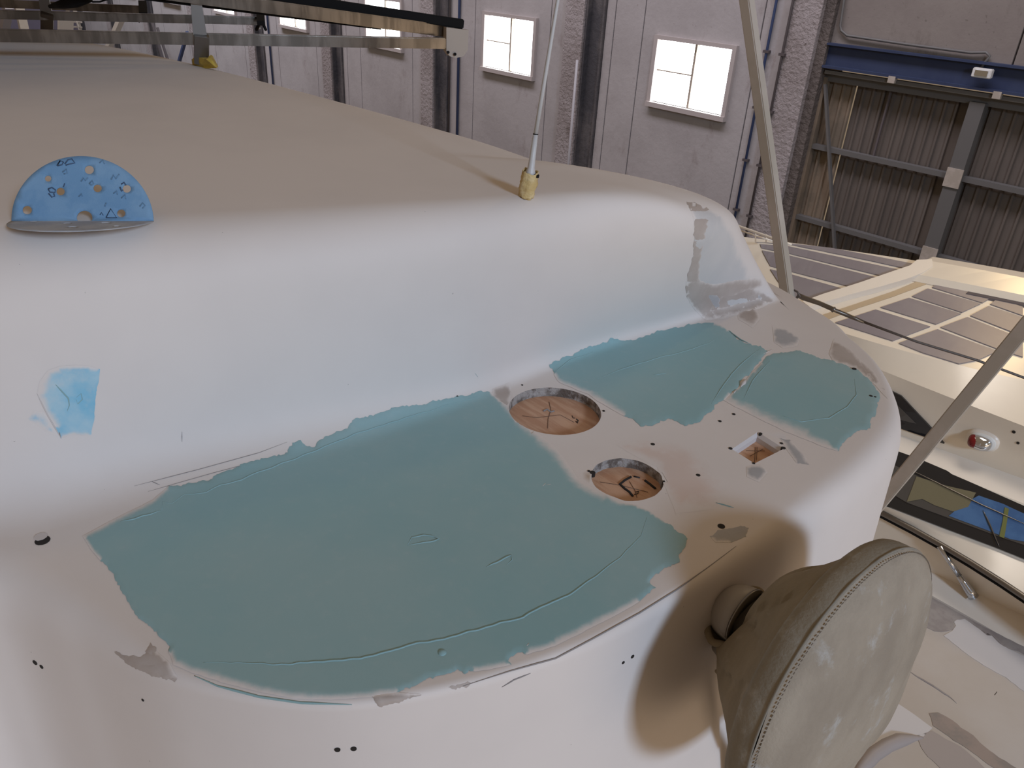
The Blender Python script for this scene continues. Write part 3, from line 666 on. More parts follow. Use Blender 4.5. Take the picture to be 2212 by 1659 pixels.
# deck body under the roof (closes the boat)
# ------------------------------------------------------------------ folded sanding disc
disc = empty('sanding_disc')
A = at(25, 478, Z=-.236); B = at(332, 478, Z=-.236); mid = (A+B)/2; RD = (B-A).length/2; uu = (B-A).normalized(); hh = V((0, 0, 1)).cross(uu)
def half(theta, lower, holes, m1, m2, name, bow=.0):
    t = math.radians(theta); vv = hh*math.cos(t)+V((0, 0, 1))*math.sin(t); nn = uu.cross(vv).normalized()
    n = 60; outer = []
    for k in range(n+1):
        a = math.pi*k/n; outer.append((RD*math.cos(a), RD*math.sin(a)))
    pts = [V(p) for p in outer]; L = len(pts); ed = [(a, (a+1) % L) for a in range(L)]
    hs = []
    for (hx, hy, rx, ry) in holes:
        c = on_plane(hx, hy, mid, nn)-mid; cu, cv_ = c.dot(uu), c.dot(vv)
        e = on_plane(hx+rx, hy, mid, nn)-mid; r = abs(e.dot(uu)-cu)
        ring = [(cu+r*math.cos(2*math.pi*k/20), max(.0004, cv_+r*(1 if not lower else .9)*math.sin(2*math.pi*k/20))) for k in range(20)]
        hs.append((cu, cv_, r)); s = len(pts); pts += [V(p) for p in ring]; ed += [(s+k, s+(k+1) % 20) for k in range(20)]
    for i in range(-14, 15):
        for j in range(1, 15):
            p = (i*RD/14.5, j*RD/14.5)
            if math.hypot(*p) < RD*.96 and all(math.hypot(p[0]-c[0], p[1]-c[1]) > c[2]*1.2 for c in hs): pts.append(V(p))
    cv, ce, cf, _, _, _ = delaunay_2d_cdt(pts, ed, [], 1, 1e-8)
    fs = [tuple(f) for f in cf if not any(math.hypot(*(sum((cv[a] for a in f), V((0, 0)))/3-V(c[:2]))) < c[2]*.98 for c in hs)]
    P3 = [mid+uu*p.x+vv*p.y+nn*(bow*(p.y/RD)**1.0*(1-(p.x/RD)**2)) for p in cv]
    th = .0007; N = len(P3)
    bm = bmesh.new(); bv = [bm.verts.new(p) for p in P3]
    for f in fs:
        try: bm.faces.new([bv[a] for a in f])
        except ValueError: pass
    bmesh.ops.recalc_face_normals(bm, faces=bm.faces)
    me = bpy.data.meshes.new(name); bm.to_mesh(me); bm.free(); o = bpy.data.objects.new(name, me); COL.objects.link(o); o.parent = disc
    me.materials.append(m1); me.materials.append(m2)
    md = o.modifiers.new('thickness', 'SOLIDIFY'); md.thickness = th; md.offset = 0; 
    for p in me.polygons: p.use_smooth = True
    return o, vv, nn
up, v1, n1 = half(59, False, [(193,367,10,9),(104,386,7,6),(131,414,9,9),(211,407,9,9),(274,408,9,9),(59,454,10,9),(262,461,9,9),(183,471,17,15)], M['sand_blue'], M['sand_back'], 'upper_half')
lo, v2, n2 = half(171, True, [(73,479,8,2),(145,483,9,2),(228,482,9,2),(157,491,9,2),(252,489,6,2),(300,476,8,2)], M['sand_back'], M['sand_blue'], 'lower_half')
if n1.dot(mid) > 0: n1 = -n1
def ink(pts, r, m='ink'): tube('print_mark', [on_plane(x_, y_, mid+n1*.0006, n1) for x_, y_ in pts], r, M[m], up, 5)
ink([(229,470),(239,451),(252,470),(229,470)], .0005); ink([(216,464),(219,459),(223,465)], .0004)
ink([(140,354),(147,345),(155,343),(162,352),(148,355),(142,357)], .0006); ink([(123,358),(130,347),(137,350),(134,356),(124,358)], .0006)
ink([(105,418),(112,426),(118,424),(116,418)], .0006); ink([(104,408),(112,405),(120,410),(119,416),(108,415),(104,408)], .0006); ink([(137,404),(140,396)], .0005)
ink([(262,398),(268,394),(272,400)], .0007); ink([(259,404),(263,413),(266,410)], .0007)
for q in ([(175,392),(180,384),(184,390),(190,384)], [(193,396),(199,390),(203,397),(197,400),(193,396)], [(240,388),(245,378),(250,386),(258,376)], [(135,372),(143,365),(146,374),(138,376)], [(302,446),(308,438),(314,444),(308,450)], [(245,418),(252,412),(254,420)], [(262,428),(270,420),(272,430)], [(170,425),(176,418),(178,424)], [(215,352),(222,345),(226,354)], [(226,446),(230,438)]): ink(q, .0006, 'ink_pale')
tag(disc, 'folded blue sanding disc with punched holes resting on the roof edge', 'sanding disc')

# ------------------------------------------------------------------ whip antenna
an = empty('whip_antenna')
b0, _ = hit(1136, 424)
prof = [(1136, 424, .0), (1145, 372, 0), (1157, 290, 0)]
p0 = b0; p1 = at(1146, 372, Y=b0.y); p2_ = at(1157, 290, Y=b0.y+.005); p3_ = at(1205, 0, Y=b0.y+.02); p4_ = p3_+(p3_-p2_)*.9
tube('antenna_ferrule', [p1+(p1-p2_)*.12, p1, p1.lerp(p2_, .12), p1.lerp(p2_, .3), p2_], [.0062, .0056, .0040, .0036, .0027], M['whip'], an, 12)
tube('joint_ring', [p2_-(p2_-p1)*.012, p2_+(p2_-p1)*.012], .0029, M['black'], an, 12)
tube('antenna_whip', [p2_, p2_.lerp(p3_, .5), p3_, p4_], [.0025, .0022, .0019, .0013], M['whip'], an, 10)
tube('tape_opening', [p1+(p1-p2_)*.13+V((.003, .004, 0)), p1+(p1-p2_)*.05+V((.003, .004, 0))], .0052, M['black'], an, 10)
vs, fs = [], []
ax = (p1-p0)*1.04; nr, ns = 14, 22
a1 = ax.orthogonal().normalized(); a2 = ax.normalized().cross(a1)
for i in range(nr):
    t = i/(nr-1)
    for k in range(ns):
        an_ = 2*math.pi*k/ns; r = .0086*(1+.10*math.sin(t*3.1)) + .0016*noise.noise(V((math.cos(an_)*2.2, math.sin(an_)*2.2, t*5)))+.0012*noise.noise(V((math.cos(an_)*6, math.sin(an_)*6, t*12)))
        ed_ = .003*noise.noise(V((math.cos(an_)*2, math.sin(an_)*2, 9))) if i in (0, nr-1) else 0
        vs.append(p0+ax*t+ax.normalized()*ed_+a1*math.cos(an_)*r+a2*math.sin(an_)*r)
for i in range(nr-1):
    for k in range(ns): fs.append((i*ns+k, i*ns+(k+1) % ns, (i+1)*ns+(k+1) % ns, (i+1)*ns+k))
o = mesh('masking_tape_wrap', vs, fs, M['tape'], an, True); md = o.modifiers.new('t', 'SOLIDIFY'); md.thickness = .0006
tag(an, 'thin white whip antenna with masking tape wrapped round its base', 'antenna')

# ------------------------------------------------------------------ stainless rack over the roof
rack = empty('stainless_rack')
RZ2 = -.19
aL, aR = at(-120, 74, Z=RZ2), at(962, 93.5, Z=RZ2)
dirA = (aR-aL).normalized()
postx = at(437, 85, Z=RZ2)
bar('front_bar', aL, aR, .012, .0235, M['steel'], rack, bevel=.002)
bL, bR = at(-120, 28, Z=RZ2), at(560, 45, Z=RZ2); bar('middle_bar', bL, bR, .012, .020, M['steel'], rack, bevel=.002)
cL, cR = at(-120, 2, Z=RZ2), at(312, 21, Z=RZ2); bar('rear_bar', cL, cR, .012, .020, M['steel'], rack, bevel=.002)
# end bracket
eb0 = at(984, 92, Z=RZ2); off_ = dirA.cross(V((0, 0, 1))).normalized()*.012
pl_ = [on_plane(x_, y_, eb0, off_.normalized()) for x_, y_ in ((961, 58), (1009, 64), (1007, 108), (998, 120), (982, 124), (968, 120), (961, 110))]
n_ = len(pl_); vs = [p-off_ for p in pl_]+[p+off_ for p in pl_]
recalc(mesh('end_bracket', vs, [tuple(range(n_)), tuple(range(2*n_-1, n_-1, -1))]+[(a, (a+1) % n_, n_+(a+1) % n_, n_+a) for a in range(n_)], M['bracket'], rack))
for x_, y_ in ((968, 113), (983, 117)):
    p = on_plane(x_, y_, eb0-off_*1.0, off_.normalized()); 
    if p.length > on_plane(x_, y_, eb0+off_, off_.normalized()).length: p = on_plane(x_, y_, eb0+off_, off_.normalized())
    tube('bracket_bolt', [p*1.003, p*.997], .0035, M['black'], rack, 10, False)
# upper tube rising inboard, rubber strip on top
uR = at(962, 67, Y=eb0.y-.01); uL = at(430, -6, Y=postx.y); uLL = uL+(uL-uR)*1.1
bar('upper_rail', uLL, uR, .014, .026, M['steel'], rack, bevel=.002)
bar('under_strip', uLL+V((-.012, 0, -.018)), uR.lerp(uL, .28)+V((-.012, 0, -.012)), .006, .008, M['black'], rack)
kR = at(1001, 52, Y=eb0.y+.02); kL = at(600, -8, Y=.885); kLL = kL+(kL-kR)*1.2
bar('rubber_strip', kLL, kR, .02, .020, M['black'], rack, bevel=.002)
# posts
def post(x_, ytop, ymid, ybot, wpx, Y, name):
    q = []
    top = at(x_-9, ytop, Y=Y); m_ = at(x_, ymid, Y=Y); b_ = at(x_, ybot, Y=Y)
    wv = wpx/1700*(m_.dot(FW))
    bar('post', m_+V((.008, 0, 0)), b_+V((.008, 0, 0)), wv, .016, M['steel_dull'], rack, up=off_.normalized(), bevel=.001)
    # tapered strut above
    s = dirA; vs = []
    for c, w2 in ((top, wv*.36), (m_, wv*.46)):
        for a, b in ((-1, -1), (1, -1), (1, 1), (-1, 1)): vs.append(c+s*(w2*a)+off_.normalized()*(.006*b))
    recalc(mesh('tapered_strut', vs, [(3, 2, 1, 0), (4, 5, 6, 7), (0, 1, 5, 4), (1, 2, 6, 5), (2, 3, 7, 6), (3, 0, 4, 7)], M['steel_dull'], rack))
hb, _ = hit(437, 139)
post(432, 2, 75, 136, 30, postx.y-.004, 'a')
post(100, -30, 27, 75, 24, at(100, 33, Z=RZ2).y, 'b')
# clamps hanging at the rear bar ends
for cx_, cy_ in ((562, 24), (308, 6)):
    p = at(cx_, cy_, Z=RZ2+.02); q = at(cx_+2, cy_+26, Z=RZ2-.0)
    bar('clamp', p, q, .02, .012, M['black'], rack)
    for dx in (-10, 10): tube('clamp_prong', [at(cx_+2, cy_+18, Z=RZ2), at(cx_+2+dx, cy_+40, Z=RZ2-.02)], .004, M['black'], rack, 6)
tube('clamp_bolt', [at(562, 42, Z=RZ2), at(560, 62, Z=RZ2-.02)], .003, M['chrome'], rack, 6)
tag(rack, 'stainless steel tube rack with black rubber strip standing on the yacht roof', 'rack')
# yellow tape on the post foot
vs, fs = [], []
ft = [(414, 128), (428, 124), (445, 128), (452, 121), (456, 124), (468, 147), (440, 148), (416, 143)]
pf = [hit(x_, y_)[0] or at(x_, y_, Y=postx.y) for x_, y_ in ft]
base = at(437, 141, Y=postx.y)
pp = [at(x_, y_, Y=postx.y-.012+(.012 if i in (3, 4, 5) else 0)) for i, (x_, y_) in enumerate(ft)]
pb = [p+V((-.02, .012, 0)) for p in pp]; n_ = len(pp)
o = mesh('tape_wrap', pp+pb, [tuple(range(n_)), tuple(range(2*n_-1, n_-1, -1))]+[(a, (a+1) % n_, n_+(a+1) % n_, n_+a) for a in range(n_)], M['ytape'], rack); recalc(o); tag(o, 'yellow tape round the post foot')
tag(tube('cable', [at(108, 14, Z=-.15), at(135, 9, Z=-.14), at(165, 2, Z=-.13), at(190, -8, Z=-.12)], [.004, .009, .012, .012], M['black'], None, 8), 'black cable bundle looping between the rack bars', 'cable')
tag(tube('cable', [at(186, -4, Z=-.14), at(200, 4, Z=-.14), at(215, 4, Z=-.14), at(240, -4, Z=-.13)], .0018, M['black'], None, 6), 'thin black cable hanging in a loop above the rack', 'cable')
# added panel, out of frame, there only to shade the far roof
hp_ = [(-1.75, -.6), (-1.42, .66), (-4.2, .78), (-4.2, -1.6)]
recalc(mesh('shade_panel', [V((x_, y_, z_)) for z_ in (.03, .06) for x_, y_ in hp_], [(0, 1, 2, 3), (7, 6, 5, 4)]+[(a, (a+1) % 4, 4+(a+1) % 4, 4+a) for a in range(4)], M['pole'], rack))

# ------------------------------------------------------------------ canvas covered searchlight
sl = empty('covered_searchlight')
CC = V((-.136, .52, -.514)); NN = V((.996, -.052, .07)).normalized(); RR = .128
e1 = (V((0, 0, 1))-NN*NN.z).normalized(); e2 = NN.cross(e1)
def ringp(t, ax_, r, c=CC): return c+NN*ax_+(e1*math.cos(t)+e2*math.sin(t))*r
ns = 96
def lathe(name, rings, m, parent, cap0=False, cap1=False):
    vs, fs = [], []
    for rg in rings: vs += rg
    for i in range(len(rings)-1):
        for k in range(ns): fs.append((i*ns+k, i*ns+(k+1) % ns, (i+1)*ns+(k+1) % ns, (i+1)*ns+k))
    if cap0: fs.append(tuple(range(ns-1, -1, -1)))
    if cap1: fs.append(tuple((len(rings)-1)*ns+k for k in range(ns)))
    return recalc(mesh(name, vs, fs, m, parent, True))
TT = [2*math.pi*k/ns for k in range(ns)]
# front face, slightly domed and puckered near the seam
rg = []
RAD = [.06, .12, .2, .28, .36, .44, .52, .6, .68, .75, .81, .86, .90, .93, .955, .975, .99, 1.0]
for j in range(1, 19):
    rr = RR*RAD[j-1]; row = []
    for t in TT:
        pk = .0007*math.sin(t*34+3*noise.noise(V((math.cos(t)*4, math.sin(t)*4, 0))))*max(0, (j/18-.62)/.38)*(1 if j < 18 else 0)
        wv_ = .0022*noise.noise(V((math.cos(t)*rr*20, math.sin(t)*rr*20, 5)))+.0016*noise.noise(V((math.cos(t-1.0)*rr*60, math.sin(t-1.0)*rr*14, 9)))
        row.append(ringp(t, .013*(1-(rr/RR)**2)+.0075-.0115*(rr/RR)**14+pk+wv_, rr))
    rg.append(row)
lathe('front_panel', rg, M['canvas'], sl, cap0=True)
# rim band, then the gathered bag closing on a drawstring hem round the lamp neck
HN = V((-.384, -.42, .82)).normalized(); HC = on_plane(1598, 1336, V((-.238, .5, -.5)), V((1, 0, 0))); HR = .0312
T0 = math.radians(330)
band = []
for d, rr in [(.003, .997), (.0045, 1.000), (.007, 1.003), (.012, 1.004), (.018, 1.000), (.0225, .990), (.025, .970), (.0255, .945), (.0245, .91)]:
    band.append([CC-NN*d+(e1*math.cos(t)+e2*math.sin(t))*(RR*rr+.0012*noise.noise(V((math.cos(t)*5, math.sin(t)*5, d*40)))) for t in TT])
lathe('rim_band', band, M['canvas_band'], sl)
top_p = [(.0235, .93), (.026, .88), (.029, .80), (.033, .71), (.039, .62), (.047, .54), (.057, .46), (.069, .385), (.080, .325), (.090, .28)]
bot_p = [(.0235, .93), (.026, .86), (.029, .76), (.033, .665), (.039, .58), (.047, .505), (.057, .44), (.069, .38), (.080, .33), (.090, .28)]
rows = []
sub = lambda L: [tuple(a_+(b_-a_)*q/3 for a_, b_ in zip(L[i], L[i+1])) for i in range(len(L)-1) for q in range(3)]+[L[-1]]
tp, bp2 = sub(top_p), sub(bot_p)
def pleat(t, k, ph):
    x_ = (t*k/(2*math.pi)+ph) % 1.0; return (x_**.55)*(1-x_)**.25*1.35-.55       # sharp one-sided fold
for i, ((dt, rt), (db, rb)) in enumerate(zip(tp, bp2)):
    row = []; f = i/(len(tp)-1)
    for t in TT:
        wgt = ((1-math.cos(t-T0))/2)**1.3
        d = dt+(db-dt)*wgt; rr = rt+(rb-rt)*wgt
        cen = (CC-NN*d).lerp(HC, min(1, f**1.4))
        amp = math.sin(math.pi*min(1, f*1.0+.02))
        fold = (.017*pleat(t+f*.5, 5, .2)+.010*pleat(t-f*.7, 8, .65)+.007*noise.noise(V((math.cos(t)*2.5, math.sin(t)*2.5, d*14))))*amp
        p = cen+(e1*math.cos(t)+e2*math.sin(t))*(RR*rr+fold)
        dh = e1*math.cos(t)+e2*math.sin(t); dh = (dh-HN*dh.dot(HN)).normalized(); ph_ = HC+dh*HR
        w_ = max(0, (f-.45)/.55); w_ = w_*w_*(3-2*w_)
        row.append(p.lerp(ph_, w_))
    rows.append(row)
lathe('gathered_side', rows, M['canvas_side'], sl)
seam = [ringp(t, -.0040, RR*1.0) for t in TT]; seam.append(seam[0])
tube('seam_piping', seam, .0010, M['piping'], sl, 6)
vs, fs = [], []
for k in range(230):
    t = 2*math.pi*k/230; a = ringp(t, .0002, RR*.988); b = ringp(t+.016, .0000, RR*.991)
    d = (b-a).normalized(); s_ = d.cross(NN)*.0004; u_ = NN*.0004; i0 = len(vs)
    vs += [a-s_, a+s_, b+s_, b-s_, a-s_+u_, a+s_+u_, b+s_+u_, b-s_+u_]; fs += [tuple(i0+i for i in q) for q in ((0, 1, 2, 3), (4, 7, 6, 5), (0, 4, 5, 1), (1, 5, 6, 2), (2, 6, 7, 3), (3, 7, 4, 0))]
tag(mesh('stitching', vs, fs, M['stitch'], sl), kind='stuff')
hem = []
for t in TT:
    dh = e1*math.cos(t)+e2*math.sin(t); dh = (dh-HN*dh.dot(HN)).normalized(); hem.append(HC+HN*.001+dh*(HR+.0012*math.sin(3*t)))
hem.append(hem[0]); tube('drawstring_hem', hem, .0034, M['canvas_side'], sl, 8)
# lamp neck: grey cylinder from the hull into the hem opening
c_end = on_plane(1609, 1330, V((-.230, 0, 0)), V((1, 0, 0))); 
hp = at(1572, 1322, X=-.268)
tube('lamp_neck', [hp-V((.003, 0, 0)), hp.lerp(c_end, .5), c_end, c_end+V((.0006, 0, 0))], [.0272, .0268, .0260, .0240], M['lamp_grey'], sl, 48)
tube('lamp_rim', [c_end-V((.001, 0, 0)), c_end+V((.0012, 0, 0))], [.0264, .0264], M['steel_dull'], sl, 48)
tube('lamp_core', [c_end, c_end+V((.02, 0, -.004))], [.019, .017], M['canvas_dark'], sl, 24)
tube('lamp_flange', [hp, hp+V((.004, 0, 0))], [.0275, .027], M['lamp_grey'], sl, 40)
tube('lamp_arm', [on_plane(1568, 1385, V((-.246, 0, 0)), V((1, 0, 0))), on_plane(1592, 1420, V((-.234, 0, 0)), V((1, 0, 0))), on_plane(1620, 1445, V((-.20, 0, 0)), V((1, 0, 0)))], [.015, .0155, .014], M['lamp_grey'], sl, 20)
# hanging flap below the neck and a dark strip painting the shade in its slit
def flap(name, L, R_, x0, x1, m, th=.0015):
    vs, fs = [], []
    n = len(L)
    for (a, b) in zip(L, R_):
        vs += [at(a[0], a[1], X=x0), at((a[0]+b[0])/2, (a[1]+b[1])/2, X=(x0+x1)/2+.004), at(b[0], b[1], X=x1)]
    for i in range(n-1): fs += [(3*i, 3*i+1, 3*i+4, 3*i+3), (3*i+1, 3*i+2, 3*i+5, 3*i+4)]
    o = mesh(name, vs, fs, m, sl, True); md = o.modifiers.new('t', 'SOLIDIFY'); md.thickness = th; return o
flap('hanging_flap', [(1585, 1462), (1586, 1520), (1586, 1580), (1584, 1640), (1582, 1720)], [(1612, 1470), (1622, 1530), (1640, 1590), (1660, 1650), (1690, 1720)], -.232, -.195, M['canvas_side'])
flap('flap_slit_shade', [(1572, 1452), (1576, 1500), (1578, 1550), (1586, 1600), (1598, 1640)], [(1594, 1452), (1594, 1500), (1590, 1550), (1594, 1600), (1602, 1640)], -.226, -.222, M['canvas_dark'])  # dark sheet standing in for the shaded slit
tube('cord_knot', [at(1548, 1450, X=-.224), at(1560, 1455, X=-.224), at(1575, 1458, X=-.224)], [.0018, .0036, .0022], M['canvas_side'], sl, 8)
tag(sl, 'round searchlight wrapped in a dusty grey canvas cover on the yacht side', 'searchlight')

# ------------------------------------------------------------------ poles and stay wire beyond the boat
def sqtube(name, p, q, w_, d_, m, label, cat, group=None):
    o = bar(name, p, q, w_, d_, m, None, up=V((0, 1, 0)), bevel=.002); tag(o, label, cat, group); return o
pa, pb_ = at(1613, 0, Y=1.45), at(1702, 645, Y=1.45); d = (pb_-pa)
sqtube('support_pole', pa-d*.35, pb_+d*1.5, .022, .022, M['pole'], 'upright grey brown square pole rising from behind the yacht ledge', 'pole')
pc_, pd_ = at(2224, 695, Y=1.42), at(1898, 1090, Y=1.42); d2 = pd_-pc_
sqtube('support_pole', pc_-d2*.8, pd_+d2*.9, .024, .022, M['pole'], 'slanting grey pole crossing in front of the other yacht windows', 'pole')
wr_ = empty('stay_wire')
w0 = at(1713, 638, Y=1.46); w1 = at(2240, 832, Y=1.68); wl = lambda t: w0.lerp(w1, t)
# match image points of the turnbuckle
tube('shackle', [at(1709, 624, Y=1.46), at(1722, 630, Y=1.46), at(1728, 640, Y=1.46), at(1718, 646, Y=1.46), at(1712, 650, Y=1.46), at(1710, 626, Y=1.46)], .0022, M['wire'], wr_, 8)
tube('turnbuckle', [at(1722, 637, Y=1.463), at(1735, 643, Y=1.467), at(1770, 655, Y=1.475), at(1797, 667, Y=1.485), at(1801, 669, Y=1.486), at(1803, 670, Y=1.487), at(1840, 685, Y=1.5), at(1866, 696, Y=1.51)], [.005, .0055, .0048, .0048, .0068, .0042, .0042, .0032], M['steel_dull'], wr_, 10)
tube('wire_rope', [at(1862, 694, Y=1.508), at(1980, 738, Y=1.56), at(2110, 778, Y=1.62), at(2212, 816, Y=1.67), at(2330, 862, Y=1.72)], .0026, M['wire'], wr_, 8)
tag(wr_, 'dark steel stay wire with turnbuckle running right from the upright pole', 'wire')

# ------------------------------------------------------------------ second yacht
b2 = empty('motor_yacht')
CT = [
 ([(1640,519),(1700,521),(1800,533),(1900,551),(2009,571),(2100,585),(2212,602)], -1.28),
 ([(1640,655),(1720,688),(1800,712),(1899,740),(2029,779),(2110,800),(2212,820)], -1.50),
 ([(1640,690),(1740,732),(1850,780),(1907,806),(2073,857),(2212,925)], -1.60),
 ([(1640,830),(1800,895),(1940,935),(2013,962),(2094,990),(2212,1038)], -1.86),
 ([(1640,862),(1925,970),(2212,1090)], -1.885),
 ([(1640,985),(1904,1092),(2212,1212)], -2.05),
 ([(1640,995),(1895,1100),(2031,1176),(2212,1286)], -2.10),
 ([(1640,1065),(1874,1171),(2013,1237),(2110,1279),(2212,1332)], -2.28),
 ([(1640,1090),(1850,1195),(2011,1284),(2083,1332),(2212,1399)], -2.32),
 ([(1300,1500),(1700,1800),(2000,2050),(2212,2300)], -2.36),
]
XS = [-4.5+5.6*k/44 for k in range(45)]
import numpy as np
def resample(P):
    X = np.array([p.x for p in P]); Yv = np.array([p.y for p in P]); z = P[0].z
    dg = 1 if len(P) < 4 else 2; co = np.polyfit(X, Yv, dg); dc = np.polyder(co); a, b = X.min(), X.max(); out = []
    for x_ in XS:
        if x_ < a: y_ = np.polyval(co, a)+(x_-a)*np.polyval(dc, a)
        elif x_ > b: y_ = np.polyval(co, b)+(x_-b)*np.polyval(dc, b)
        else: y_ = np.polyval(co, x_)
        out.append(V((x_, float(y_), z)))
    return out
def resample_old(P):
    P = sorted(P, key=lambda p: p.x); out = []
    for x_ in XS:
        i = 0
        while i < len(P)-2 and P[i+1].x < x_: i += 1
        a, b = P[i], P[i+1]; t = (x_-a.x)/(b.x-a.x); out.append(a.lerp(b, t))
    return out
rowsB = [resample([at(x_, y_, Z=z) for x_, y_ in c]) for c, z in CT]
CR1, CR2 = rowsB[0], rowsB[1]
fine = []; fine_src = []
for i in range(len(rowsB)-1):
    k_ = {0: 8, 2: 4, 8: 6}.get(i, 2)
    for q in range(k_): fine.append([a.lerp(b, q/k_) for a, b in zip(rowsB[i], rowsB[i+1])]); fine_src.append(i)
rail_row = rowsB[6]
fine.append(rowsB[-1]); rowsB = fine
top_in = [V((p.x, p.y+.5, p.z-.75)) for p in rowsB[0]]
rowsB = [top_in]+rowsB
bot = [V((p.x, min(p.y-.15, 1.75)+0*p.x, -2.42)) for p in rowsB[-1]]
bot2 = [V((p.x, p.y+.25, -5.9)) for p in bot]
back = [V((p.x, p.y+1.2, -5.9)) for p in top_in]
rowsB += [bot, bot2, back, top_in]
nx = len(XS); vs = [p for r in rowsB for p in r]; fs, idx = [], []
srcs = [-1]+fine_src+[9]*6
for i in range(len(rowsB)-1):
    mi = {3: 1, 7: 1, 8: 2, 9: 2}.get(srcs[i], 0)  # ledge above the side window: paler cream carries its brighter light
    for k in range(nx-1): fs.append((i*nx+k, i*nx+k+1, (i+1)*nx+k+1, (i+1)*nx+k)); idx.append(mi)
body = mesh('cabin_body', vs, fs, None, b2, True, [M['cream'], M['cream2'], M['deck']], idx); recalc(body)
for e in body.data.edges:
    a, b = e.vertices
    ra = a//nx
    if abs(a-b) == 1 and (ra < 2 or ra >= len(srcs)-1 or srcs[ra] != srcs[ra-1]): e.use_edge_sharp = True
BV2 = BVHTree.FromPolygons([tuple(v) for v in vs], fs)
def hit2(x, y):
    r = BV2.ray_cast(V((0, 0, 0)), ray(x, y).normalized())
    if r[0] is None: return None, None
    n = r[1]
    if n.dot(ray(x, y)) > 0: n = -n
    return r[0], n
def panel2(name, poly, m, off=.012, parent=None, label=None, step=26, rnd=0):
    """solid panel following the cabin surface: top face raised, sides down to the surface"""
    out = []
    n = len(poly)
    for i in range(n):
        a, b = poly[i], poly[(i+1) % n]; k = max(1, int(math.hypot(b[0]-a[0], b[1]-a[1])/12))
        for q in range(k): out.append((a[0]+(b[0]-a[0])*q/k+rnd*noise.noise(V((i*3.1, q*.5, 2))), a[1]+(b[1]-a[1])*q/k+rnd*noise.noise(V((i*1.7, q*.6, 8)))))
    nb = len(out); pts = [V(p) for p in out]
    x0, x1 = min(p[0] for p in out), max(p[0] for p in out); y0, y1 = min(p[1] for p in out), max(p[1] for p in out)
    y_ = y0
    while y_ < y1:
        x_ = x0
        while x_ < x1:
            if inside((x_, y_), out) and pdist((x_, y_), out)[0] > 6: pts.append(V((x_, y_)))
            x_ += step
        y_ += step
    cv, ce, cf, ov, _, _ = delaunay_2d_cdt(pts, [(a, (a+1) % nb) for a in range(nb)], [], 1, 1e-5)
    ccp = [hit2(p.x, p.y) for p in cv]
    vs = []
    for c, n_ in ccp: vs.append(c+n_*off if c else V((0, 0, -9)))
    N = len(vs); fs = [tuple(f) for f in cf if all(ccp[a][0] for a in f)]
    edges = {}
    for f in fs:
        for a, b in zip(f, f[1:]+f[:1]): edges[(a, b)] = 1
    for c, n_ in ccp: vs.append(c-n_*.002 if c else V((0, 0, -9)))
    for (a, b) in list(edges):
        if (b, a) not in edges: fs.append((a, N+a, N+b, b))
    o = mesh(name, vs, fs, M[m], parent or b2); 
    bm = bmesh.new(); bm.from_mesh(o.data); bmesh.ops.delete(bm, geom=[v for v in bm.verts if not v.link_faces], context='VERTS'); bmesh.ops.recalc_face_normals(bm, faces=bm.faces); bm.to_mesh(o.data); bm.free()
    if label: o['label'] = label
    return o
c5 = lambda L: [(1600+x_/3.614, 480+y_/3.614) for x_, y_ in L]
c6 = lambda L: [(1850+x_/3.317, 800+y_/3.317) for x_, y_ in L]
cb = lambda L: [(1860+x_/4.16, 1260+y_/4.16) for x_, y_ in L]
for q in ([(120,160),(400,172),(700,205),(1000,262),(1355,332),(1305,370),(1000,303),(700,242),(360,174)],
          [(150,175),(360,190),(1295,390),(1130,432),(375,248),(160,206)],
          [(165,224),(375,264),(1095,446),(885,516),(385,388),(230,348)],
          [(230,372),(385,410),(815,530),(545,598),(420,592),(300,480)]): panel2('front_mesh_panel', c5(q), 'mesh', .006)
for q in ([(1548,476),(1960,590),(1885,635),(1492,514)], [(1458,524),(1872,642),(1725,710),(1335,584)], [(1312,597),(1718,720),(1522,802),(1090,670)], [(1052,688),(1478,820),(1185,932),(738,789)],
          [(2002,604),(2200,668),(2200,735),(1945,645)], [(1932,660),(2200,748),(2200,895),(1790,735)], [(1768,747),(2200,915),(2200,1058),(2015,1000),(1558,826)], [(1535,842),(2002,1012),(1850,1082),(1702,1111),(1420,1025),(1232,950)]):
    panel2('side_mesh_panel', c5(q), 'mesh', .006)
panel2('curved_rim', c5([(1360,335),(1478,332),(1482,388),(1400,440),(1300,480),(1080,545),(860,602),(530,700),(480,660),(640,600),(880,525),(1130,440),(1310,378)]), 'cream2', .035, label='raised curved cream rim')
panel2('trough', c5([(1470,425),(1530,445),(1440,490),(1200,580),(900,680),(640,778),(585,745),(860,655),(1200,540)]), 'tan', .004)
def solid_strip(name, top, zt, low, zl, m, back=.05, label=None):
    T_ = [at(x_, y_, Z=zt) for x_, y_ in top]; L_ = [at(x_, y_, Z=zl) for x_, y_ in low]; n = len(T_)
    Tb = [p+V((-.01, back, -.03)) for p in T_]; Lb = [p+V((-.01, back, -.02)) for p in L_]
    vs = T_+L_+Lb+Tb; fs = []
    for k in range(n-1):
        for a_, b_ in ((0, 1), (1, 2), (2, 3), (3, 0)): fs.append((a_*n+k, a_*n+k+1, b_*n+k+1, b_*n+k))
    fs += [(0, n, 2*n, 3*n), (n-1, 2*n-1, 3*n-1, 4*n-1)]
    o = recalc(mesh(name, vs, fs, M[m], b2))
    if label: o['label'] = label
    return o
c1r, c2r = CR1, CR2
ks = [k for k in range(nx) if XS[k] > -1.45]
